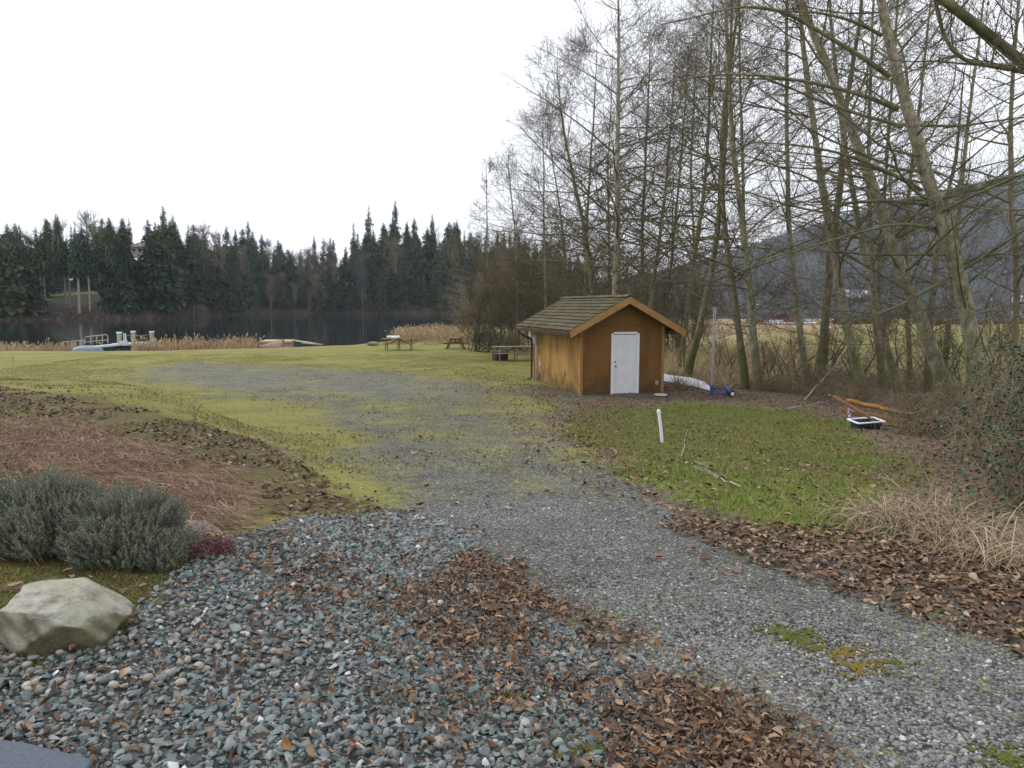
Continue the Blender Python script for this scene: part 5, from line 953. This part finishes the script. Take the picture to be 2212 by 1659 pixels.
V, F = stones(np.stack([gx, gy, gz], -1), rng.uniform(.013, .025, len(gx)), 2, (.45, .8), 3, (.75, .95)); o = link('pebbles', npmesh('pebbles', V, F, True), M['pebble']); tag(o, 'rounded tan and grey pebbles mixed in beside the boulder', 'pebbles', None, 'stuff')
# grit on the drive, densest in front
gx, gy = scatter(P_clean, 300000, 1.1); dens = np.clip(1.25-gy/9.5, .0, 1)**1.3*S(-1.1, .25, polysd(gx, gy, P_clean)+(vnoise(gx, gy, .3)-.5)*.7)*np.where(polysd(gx, gy, P_litter) > 0, .25, 1); k = (rng.random(len(gx)) < dens) & (np.abs(gx) < gy*.72+.4) & (gy > 1.9); gx, gy = gx[k], gy[k]
V, F = stones(np.stack([gx, gy, H(gx, gy)+.0], -1), rng.uniform(.0045, .0105, len(gx))*(1+.7*(rng.random(len(gx)) < .06)), 1, (.5, .9), 2, (.6, .95)); o = link('drive_grit', npmesh('drive_grit', V, F), M['grit']); tag(o, 'fine grey gravel packed over the driveway', 'gravel', None, 'stuff')
# moss cushions on drive
mossp = [(1690, 1365, .1, 0), (1740, 1385, .09, 0), (1770, 1400, .05, 0), (1835, 1412, .1, 1), (1848, 1442, .1, 1), (1930, 1435, .05, 0), (1240, 1615, .1, 0), (1285, 1625, .09, 0), (1105, 1500, .07, 0), (2180, 1640, .09, 0), (485, 1140, .07, 0)]
for gold, lab in ((0, 'thin green moss growing between the stones of the drive'), (1, 'golden moss growing between the stones of the drive')):
    pos = []
    for px, py, r_, g_ in mossp:
        if g_ != gold: continue
        p = gp(px, py); n = int(5200*r_); a_ = rng.uniform(0, 6.28, n); rr_ = r_*1.25*np.abs(rng.normal(0, .5, n)); q = np.stack([p[0]+rr_*np.cos(a_)*1.6, p[1]+rr_*np.sin(a_), np.zeros(n)], -1); q = q[vnoise(q[:, 0]+5, q[:, 1]+5, .03) > .42]; q[:, 2] = H(q[:, 0], q[:, 1])+.004; pos.append(q)
    pos = np.concatenate(pos); V, F = stones(pos, rng.uniform(.003, .011, len(pos)), 1, (.4, .8), 1, (.8, .95)); o = link('moss', npmesh('moss', V, F, True), M['moss_gold' if gold else 'moss']); tag(o, lab, 'moss', None, 'stuff')
# bottom left slab
sp_ = [gp(-260, 1560), gp(-60, 1608), gp(60, 1630), gp(205, 1672)]; pz = sp_[2][2]
V = [(q_[0], q_[1], pz+.045) for q_ in sp_]+[(sp_[3][0]+.1, 1.7, pz+.045), (-3.6, 1.7, pz+.045)]; V2 = [(a_, b_, pz-.08) for a_, b_, _ in V]; n = len(V)
o = MB().add(V+V2, [tuple(range(n-1, -1, -1)), ]+[(i, (i+1) % n, (i+1) % n+n, i+n) for i in range(n)]).build('path', M['asphalt'], None, .01); tag(o, kind='structure')

# ---------------------------------------------------------------- fallen leaves
def leafz(x, y, extra=.0): return H(x, y)+extra
band = gpoly([(900, 1110), (1060, 1200), (1100, 1290), (1330, 1400), (1520, 1510), (1640, 1600), (1700, 1670), (1150, 1670), (1000, 1500), (760, 1400), (640, 1300), (600, 1150)])
x1, y1_ = scatter(band, 26000, .25); cl = vnoise(x1, y1_, .35)*.6+vnoise(x1+7, y1_, .9)*.6; k = rng.random(len(x1)) < np.clip((cl-.5)*3, 0.06, 1)*.2; x1, y1_ = x1[k], y1_[k]
x2, y2_ = scatter(P_rock, 3000); core = gpoly([(1060, 1215), (1105, 1300), (1320, 1400), (1500, 1500), (1600, 1580), (1560, 1600), (1350, 1500), (1180, 1440), (1000, 1380), (950, 1300)]); x3, y3_ = scatter(core, 9000, .2); k = rng.random(len(x3)) < .42*S(.35, .7, vnoise(x3, y3_, .22)); x3, y3_ = x3[k], y3_[k]
core2 = gpoly([(1350, 1560), (1600, 1560), (1720, 1670), (1380, 1670)]); x4, y4_ = scatter(core2, 2500, .1); k = rng.random(len(x4)) < .2; x4, y4_ = x4[k], y4_[k]
xx = np.concatenate([x1, x2, x3, x4]); yy = np.concatenate([y1_, y2_, y3_, y4_]); k = yy > 1.9; xx, yy = xx[k], yy[k]; onr = polysd(xx, yy, P_rock) > 0
nfr = 9000; jf = rng.integers(0, len(xx), nfr); xx = np.r_[xx, xx[jf]+rng.normal(0, .09, nfr)]; yy = np.r_[yy, np.maximum(yy[jf]+rng.normal(0, .09, nfr), 1.9)]; onr = polysd(xx, yy, P_rock) > 0
zz = H(xx, yy)+np.where(onr, .022, .006)+rng.uniform(0, .018, len(xx)); V, F = leafs(np.stack([xx, yy, zz], -1), np.r_[rng.uniform(.02, .055, len(xx)-nfr), rng.uniform(.008, .026, nfr)], .65, (.5, 1.9), (.3, .62)); o = link('fallen_leaves', npmesh('fallen_leaves', V, F, True), M['leaf']); tag(o, 'curled brown fallen leaves drifted over the crushed rock edge', 'leaves', None, 'stuff')
# scattered on drive, verge, grass
xa, ya = scatter(P_litter, 60000, .2); out = polysd(xa, ya, P_lush); dens = np.where(out > .0, .28+.6*S(.4, .75, vnoise(xa, ya, .7))+.4*S(1.2, 0, out), .66)*np.where(ya < 9, .42, .75); k = (rng.random(len(xa)) < dens) & (xa < ya*.76+.6) ; xa, ya = xa[k], ya[k]
xb = rng.uniform(-9, 5, 9000); yb = rng.uniform(4, 34, 9000); k = (polysd(xb, yb, P_bank) < 0) & (vnoise(xb, yb, 1.3)+.25*S(-1, 3, xb) > .68); xb, yb = xb[k], yb[k]
xe_ = rng.uniform(-22, 6, 26000); ye_ = rng.uniform(7, 46, 26000); k = (polysd(xe_, ye_, P_bank) < 0) & (vnoise(xe_, ye_, 2.1)*.6+vnoise(xe_+3, ye_, .6)*.5 > .56) & (xe_ < 1+ye_*.06); xe_, ye_ = xe_[k], ye_[k]
V, F = leafs(np.stack([xe_, ye_, H(xe_, ye_)+.006], -1), rng.uniform(.015, .05, len(xe_)), .4, aspect=(.4, .9)); o = link('lawn_debris', npmesh('lawn_debris', V, F, True), M['leaf_dull']); tag(o, 'small leaf scraps and dirt clods scattered over the mossy lawn', 'leaf litter', None, 'stuff')
xc, yc = scatter(gpoly([(1000, 800), (1140, 830), (1290, 870), (1260, 960), (1330, 1030), (1480, 1110), (1400, 1090), (1220, 1000), (1130, 890)]), 6000, .5)
xd, yd = scatter(P_drive, 500); xm_, ym_ = scatter(P_mossbed, 130); xd = np.r_[xd, xm_]; yd = np.r_[yd, ym_]; xa = np.concatenate([xa, xb, xc, xd]); ya = np.concatenate([ya, yb, yc, yd]); V, F = leafs(np.stack([xa, ya, H(xa, ya)+.012+rng.uniform(0, .015, len(xa))], -1), rng.uniform(.03, .075, len(xa)), .4, (.4, 1.5), (.4, .8)); o = link('fallen_leaves', npmesh('fallen_leaves', V, F, True), M['leaf_dull']); tag(o, 'dull brown leaf litter along the verge and over the grass', 'leaves', None, 'stuff')
xv, yv = scatter(gpoly([(1500, 1140), (1800, 1250), (2212, 1380), (2500, 1480), (2500, 1280), (2212, 1250), (1950, 1190), (1800, 1160)]), 8000, .25); k = xv < yv*.8+.6; xv, yv = xv[k], yv[k]; V, F = leafs(np.stack([xv, yv, H(xv, yv)+.01+rng.uniform(0, .03, len(xv))], -1), rng.uniform(.025, .055, len(xv)), .35, (.5, 1.9), (.4, .8)); o = link('fallen_leaves', npmesh('fallen_leaves', V, F, True), M['leaf_dull']); tag(o, 'thick bank of brown leaves along the right side of the driveway', 'leaves', None, 'stuff')

# ---------------------------------------------------------------- left bank: thatch, stones, weeds
xt, yt = scatter(P_thatch, 60000, .3); k = rng.random(len(xt)) < S(-.3, .4, polysd(xt, yt, P_thatch)+(vnoise(xt, yt, .6)-.5)*.8); xt, yt = xt[k], yt[k]; n = len(xt); K = 5
az = rng.normal(-.55, .45, n)+(vnoise(xt, yt, 1.2)-.5)*2.4; L = rng.uniform(.06, .36, n); P = np.zeros((n, K, 3)); P[:, 0, 0] = xt; P[:, 0, 1] = yt; cur = rng.normal(0, .25, n)
for j in range(1, K): az = az+cur*.6; P[:, j, 0] = P[:, j-1, 0]+np.cos(az)*L/(K-1); P[:, j, 1] = P[:, j-1, 1]+np.sin(az)*L/(K-1)
P[..., 2] = H(P[..., 0], P[..., 1])+rng.uniform(.005, .06, n)[:, None]+rng.normal(0, .012, (n, K))+.05*vnoise(P[..., 0], P[..., 1], .3)
V, F = ribbons(P, np.repeat(rng.uniform(.0012, .0045, n)[:, None], K, 1), np.stack([-np.sin(az), np.cos(az), rng.normal(0, .5, n)], -1)); o = link('dead_thatch', npmesh('dead_thatch', V, F), M['thatch']); tag(o, 'flattened pinkish-brown dead stems matting the left bank', 'dead plants', None, 'stuff')
xs_, ys_2 = scatter(P_stony, 2600, .3); k = rng.random(len(xs_)) < .16; xs_, ys_2 = xs_[k], ys_2[k]; V, F = stones(np.stack([xs_, ys_2, H(xs_, ys_2)+.005], -1), rng.uniform(.012, .036, len(xs_)), 2, (.3, .6), 6); o = link('bank_stones', npmesh('bank_stones', V, F), isl('bank stones', [(0, (.2, .19, .17)), (.3, (.12, .12, .11)), (.6, (.28, .26, .22)), (.9, (.36, .33, .28))], .9)); tag(o, 'small grey stones scattered along the foot of the left bank', 'stones', None, 'stuff')
x = rng.uniform(-15, -1, 60000); y = rng.uniform(5, 24, 60000); k = (polysd(x, y, P_bank) > 0) & (polysd(x, y, P_thatch) < .1) & (vnoise(x, y, .5) > .33); x, y = x[k], y[k]
V, F = leafs(np.stack([x, y, H(x, y)+.012], -1), rng.uniform(.03, .07, len(x)), .5); o = link('bank_litter', npmesh('bank_litter', V, F, True), isl('bank litter', [(0, (.1, .065, .038)), (.3, (.16, .105, .062)), (.55, (.12, .12, .03)), (.68, (.08, .05, .032)), (.85, (.24, .18, .12))], .85)); tag(o, 'dark leaf scraps and moss over the upper left bank', 'leaf litter', None, 'stuff')
wx = rng.uniform(-13, -3.5, 1300); wy = rng.uniform(8, 20, 1300); k = (polysd(wx, wy, P_bank) > 0) & (vnoise(wx, wy, 1.5) > .5); blades(wx[k], wy[k], .15, .6, .008, 'bush_twig', 'dead_weeds', 'thin brown dead weed stalks standing on the left bank', .3, heads=.4)

# ---------------------------------------------------------------- boulder, buried rock, lavender, sedum
p = gp(128, 1400)
def big_boulder():
    import bmesh
    b = bmesh.new(); bmesh.ops.create_icosphere(b, subdivisions=5, radius=1); V = np.array([v.co[:] for v in b.verts]); F = np.array([[v.index for v in f.verts] for f in b.faces]); b.free(); V *= [1.15, 1, 1]
    for n_, d in [((-.12, -.2, .98), .60), ((.25, -.85, -.32), .62), ((.75, -.45, .15), .80), ((-.25, -.95, .1), .66), ((.55, .1, .75), .74), ((.85, .1, -.5), .72), ((-.9, -.1, .3), .85), ((0, 1, .2), .7), ((.45, -.55, .62), .78), ((-.6, -.3, -.6), .7)]:
        n_ = nrm(np.array(n_, float)); V = V-np.maximum(0, V@n_-d)[:, None]*n_*.97
    r = np.random.default_rng(9)
    for f_, a_ in ((2.2, .022), (5, .012), (11, .007), (23, .004)):
        for _ in range(3): k = r.normal(size=3)*f_; V = V+nrm(V)*(a_*np.sin(V@k+r.uniform(0, 6)))[:, None]
    V *= [.29, .26, .205]; me = npmesh('boulder', V, F, True); return me
o = link('boulder', big_boulder(), M['rock']); bx, by = gp(92, 1410)[:2]; o.location = (bx, by+.12, float(H(bx, by))+.075); o.rotation_euler = (R(-4), R(6), .12); tag(o, 'large pale granite boulder at the left beside the lavender', 'boulder')
bld = o
p = gp(430, 1150); boulder('buried_rock', (p[0]-.04, p[1]+.05, p[2]-.02), (.2, .12, .1), 3, 'pale half-buried rock at the lower edge of the dead thatch', noisy('pale stone', (.3, .3, .29), (.45, .45, .43), 5, .9), sub=4)
# lavender
def lavender(c, rx, ry, hh_, nsh, label, seed):
    r = np.random.default_rng(seed); root = empty('lavender_bush', c); tag(root, label, 'shrub', 'grey-green lavender bushes at the left edge')
    n = nsh; u = r.uniform(0, 6.28, n); v = np.arccos(r.uniform(.1, 1, n)); dirn = np.stack([np.sin(v)*np.cos(u), np.sin(v)*np.sin(u), np.cos(v)], -1); lump = .72+.5*vnoise(u*3+seed, v*5, 1.0)
    tip = dirn*np.array([rx, ry, hh_])*lump[:, None]*r.uniform(.72, 1.03, n)[:, None]; tip[:, 2] += .04; up = nrm(dirn*np.array([1, 1, .6])+np.array([0, 0, .9])+r.normal(0, .18, (n, 3))); Ls = r.uniform(.07, .15, n); b0 = tip-up*Ls[:, None]
    m_ = 20; tt = np.linspace(0, 1, m_)[None]*np.ones((n, 1)); az = np.arange(m_)[None]*2.4+r.uniform(0, 6, (n, 1)); q1 = nrm(np.cross(up, [0.3, .2, 1.])); q2_ = np.cross(up, q1)
    base = b0[:, None]+up[:, None]*(Ls[:, None]*tt)[..., None]; out = q1[:, None]*np.cos(az)[..., None]+q2_[:, None]*np.sin(az)[..., None]; ll = r.uniform(.016, .034, (n, m_))*(1.15-.5*tt)
    D1 = nrm(out*.75+up[:, None]*.75); A = base.reshape(-1, 3); D1 = D1.reshape(-1, 3); ll = ll.reshape(-1)
    P = np.stack([A, A+D1*ll[:, None]*.55, A+nrm(D1+np.repeat(up, m_, 0)*.5)*ll[:, None]], 1); sd_ = np.cross(D1, np.repeat(up, m_, 0))+r.normal(0, .2, D1.shape)
    V, F = ribbons(P, np.array([[.0025, .005, .001]])*np.ones((len(A), 1)), sd_); link('leaves', npmesh('leaves', V, F), M['lavender'], root)
    ns = 420; k = r.choice(n, ns); e = b0[k]; s0 = np.stack([r.normal(0, rx*.25, ns), r.normal(0, ry*.25, ns), np.full(ns, -.03)], -1); mid = (s0+e)/2+np.stack([e[:, 0]*.25, e[:, 1]*.25, -.05*np.ones(ns)], -1); P = np.stack([s0, (s0+mid)/2+r.normal(0, .01, (ns, 3)), mid, (mid+e)/2+r.normal(0, .01, (ns, 3)), e], 1)
    V, F = tubes(P, np.linspace(.006, .0022, 5)[None]*np.ones((ns, 1)), 4); link('stems', npmesh('stems', V, F), M['bush_twig'], root)
def lav(px, py, rx, ry, h_, nsh, lab, seed, dy=0): p = gp(px, py); lavender((p[0], p[1]+dy, p[2]), rx*.88, ry, h_*.8, nsh, lab, seed)
lav(255, 1215, .42, .38, .47, 2300, 'right-hand lavender bush above the boulder, dark and full', 2, .1)
lav(60, 1205, .46, .4, .52, 2500, 'left-hand lavender bush behind the boulder, paler tips', 3, .2)
lav(-130, 1210, .4, .4, .5, 1300, 'lavender bush cut by the left picture edge', 4, .2)
lav(345, 1232, .16, .16, .2, 420, 'small low lavender shoot at the right foot of the bushes', 5, .05)
p = gp(415, 1195); n = 300; a_ = rng.uniform(0, 6.28, n); rr_ = np.sqrt(rng.random(n))*.2; x = p[0]+np.cos(a_)*rr_*1.3; y = p[1]+np.sin(a_)*rr_*.7; sx_ = np.repeat(x, 9)+rng.normal(0, .006, n*9); sy_ = np.repeat(y, 9)+rng.normal(0, .006, n*9); sz = np.repeat(H(x, y), 9)+np.tile(np.linspace(.02, .085, 9), n)
V, F = leafs(np.stack([sx_, sy_, sz], -1)-p, rng.uniform(.008, .016, n*9), .9, aspect=(.5, .9)); o = link('sedum_plant', npmesh('sedum_plant', V, F), M['sedum']); o.location = p; tag(o, 'small dark red creeping plant beside the lavender', 'plant')
# moss bed behind the boulder
x, y = scatter(P_mossbed, 60000, .05); k = vnoise(x, y, .12)+.3*rng.random(len(x)) > .5; x, y = x[k], y[k]; tri_blades(x, y, .005, .016, .005, 'moss_blade', 'moss_bed', 'green and brown moss around the boulder'); 

# ---------------------------------------------------------------- brambles
def bramble(c, rx, ry, hh_, nl, label, seed, canes=70, leaf=.04, group='brambles under the tree row', dead=0):
    r = np.random.default_rng(seed); root = empty('bramble_bush', c); tag(root, label, 'bush', group); n = canes; a_ = r.uniform(0, 6.28, n); K = 9
    P = np.zeros((n, K, 3)); s0 = np.stack([r.uniform(-.6, .6, n)*rx, r.uniform(-.6, .6, n)*ry, np.full(n, -.1)], -1); reach = r.uniform(.5, 1.15, n); tt = np.linspace(0, 1, K)
    ex = np.cos(a_)*rx*reach; ey = np.sin(a_)*ry*reach; hk = hh_*r.uniform(.6, 1.15, n)
    P[..., 0] = s0[:, 0:1]+(ex-s0[:, 0]*.4)[:, None]*tt; P[..., 1] = s0[:, 1:2]+(ey-s0[:, 1]*.4)[:, None]*tt; P[..., 2] = -.1+hk[:, None]*np.sin(np.pi*np.minimum(tt*.8+.05, 1))[None]; P += r.normal(0, .03, P.shape)
    V, F = tubes(P, np.linspace(.007, .003, K)[None]*np.ones((n, 1)), 4); c2_, r2_ = grow(P, np.full((n, K), .006), n*8, .1, 1, lambda t_, u: .45*u, (.8, .3), 5, lambda t_, s_: .0, .006, .2, r, .002); link('canes', npmesh('canes', *cat([(V, F), tubes(c2_, r2_, 3)])), M['bush_twig'], root)
    m_ = nl; pi = r.integers(0, len(c2_), m_); kk = r.integers(1, 5, m_); pos = c2_[pi, kk]+r.normal(0, .045, (m_, 3)); half = m_//3
    tri = np.concatenate([pos, pos[:half]+r.normal(0, leaf*.6, (half, 3)), pos[:half]+r.normal(0, leaf*.6, (half, 3))]); keep = tri[:, 2] > -.05; tri = tri[keep]
    global rng; old = rng; rng = r; V, F = leafs(tri, r.uniform(.6, 1.3, len(tri))*leaf, .8, (.1, .5), (.55, .85)); rng = old
    link('leaves', npmesh('leaves', V, F, True), M['bramble'], root); return root
def br(px, py, Yd, rx, ry, h_, nl, lab, seed, **k):
    p = at(px, py, Yd); p[2] = float(H(p[0], p[1])); bramble(p, rx, ry, h_, nl, lab, seed, **k)
br(2290, 1090, 7.2, .9, .8, .8, 2600, 'bramble bush at the right edge behind the dry grass clump', 1)
br(2060, 1150, 5.6, .35, .3, .3, 260, 'small bramble shoots growing through the pale dead grass clump', 21, canes=16)
br(2345, 1000, 8.8, 1.1, 1.0, 1.6, 5200, 'tallest bramble mass at the right picture edge', 2, canes=110)
br(2215, 960, 11, 1.2, 1.1, 1.05, 3400, 'bramble thicket right of the timber heap', 3, canes=110)
br(2320, 900, 13, 1.7, 1.5, 1.9, 5200, 'deep bramble thicket behind the tallest one at the right', 4, canes=110)
br(2010, 925, 15.2, .85, .7, .5, 1000, 'low brambles spilling over the orange logs', 5)
br(2200, 880, 17.5, 1.7, 1.4, 1.0, 1900, 'bramble thicket around the thickest alder foot', 6, canes=90)
br(2000, 880, 19, 1.4, 1.2, .6, 1000, 'sparse brambles at the foot of the leaning pale alders', 7, canes=90)
br(1860, 870, 22.5, 1.5, 1.3, .6, 900, 'brown brambles left of the leaning alders', 8, canes=90)
br(1740, 855, 25, 1.3, 1.2, 1.0, 1900, 'green bramble mound between the mossy pair and the thick dark trunk', 9)
br(1665, 845, 26, .9, .8, .4, 600, 'low brambles at the foot of the mossy pair', 10)
br(1810, 845, 27.5, 1.4, 1.2, .8, 1100, 'brambles around the thick dark trunk', 11)
br(1945, 850, 26, 1.8, 1.6, .75, 900, 'thin brambles before the open field', 12, canes=90)
br(1100, 760, 46, 1.6, 1.4, 1.4, 1500, 'evergreen brambles behind the weathered picnic table', 13, leaf=.08)
br(1052, 750, 48, 1.2, 1.0, 1.2, 1300, 'evergreen bramble clump at the lake end of the thicket', 14, leaf=.08)
# dry arching grass clump in front of the brambles
p = gp(2035, 1160); n = 1300; a_ = rng.uniform(0, 6.28, n); r_ = np.sqrt(rng.random(n)); x = p[0]+np.cos(a_)*r_*.45+.05; y = p[1]+np.sin(a_)*r_*.4+.15
def arch(x, y, h0, h1, name, label, matn, w0=.006, base=None):
    n = len(x); K = 7; az = rng.uniform(0, 6.28, n); h = rng.uniform(h0, h1, n); z = H(x, y); P = np.zeros((n, K, 3)); el = rng.uniform(.9, 1.45, n); P[:, 0] = np.stack([x, y, z-.01], -1); dr_ = rng.uniform(.18, .55, n)
    for j in range(1, K): el = el-dr_*(.5+j/K); P[:, j] = P[:, j-1]+np.stack([np.cos(az)*np.cos(el), np.sin(az)*np.cos(el), np.sin(el)], -1)*(h/(K-1))[:, None]
    P[..., 2] = np.maximum(P[..., 2], z[:, None]+.005); V, F = ribbons(P, np.linspace(1, .3, K)[None]*w0*rng.uniform(.5, 1.6, n)[:, None], np.stack([-np.sin(az), np.cos(az), az*0], -1)+rng.normal(0, .3, (n, 3)))
    b_ = np.array([x.mean(), y.mean(), z.mean()]); o = link(name, npmesh(name, V-b_, F), M[matn]); o.location = b_; tag(o, label, 'grass', None, 'stuff'); return o
arch(x, y, .25, .64, 'dry_grass_clump', 'large pale clump of arching dead grass at the right before the brambles', 'straw_pale')
p = gp(2150, 1210); x = p[0]+rng.normal(0, .25, 450); y = p[1]+rng.normal(0, .15, 450); arch(x, y, .2, .55, 'dry_grass_clump', 'thinner dead grass clump right of the large pale one', 'straw_pale', .005)
p = gp(1910, 1130); x = p[0]+rng.normal(0, .25, 350); y = p[1]+rng.normal(0, .2, 350); arch(x, y, .2, .45, 'dry_grass_clump', 'sparse dead grass tuft left of the large pale clump', 'straw_pale', .005)
# hedge and scrub beyond the field
x = rng.uniform(38, 95, 9000); y = 118+rng.uniform(-3, 3, 9000); k = vnoise(x, y, 7) > .38; x, y = x[k], y[k]; M['scrub'] = noisy('far scrub', (.09, .055, .045), (.17, .12, .085), .5, .9, bs=0)
blades(x, y, .4, 1.7, .12, 'scrub', 'field_hedge', 'low brown hedge at the far side of the green field', .5, catg='hedge')
# air
hb = MB().box((350, 1080, 205), (3900, 2300, 418)).build('haze', None); m = bpy.data.materials.new('air'); m.use_nodes = True; t = m.node_tree; t.nodes.clear(); pv = t.nodes.new('ShaderNodeVolumePrincipled'); pv.inputs['Color'].default_value = (.74, .81, .93, 1); pv.inputs['Density'].default_value = .00016; mo = t.nodes.new('ShaderNodeOutputMaterial'); t.links.new(pv.outputs[0], mo.inputs['Volume']); hb.data.materials.append(m); tag(hb, 'thin bluish air over the lake and mountain', 'haze', None, 'stuff')
hb.location = (0, 0, 0)
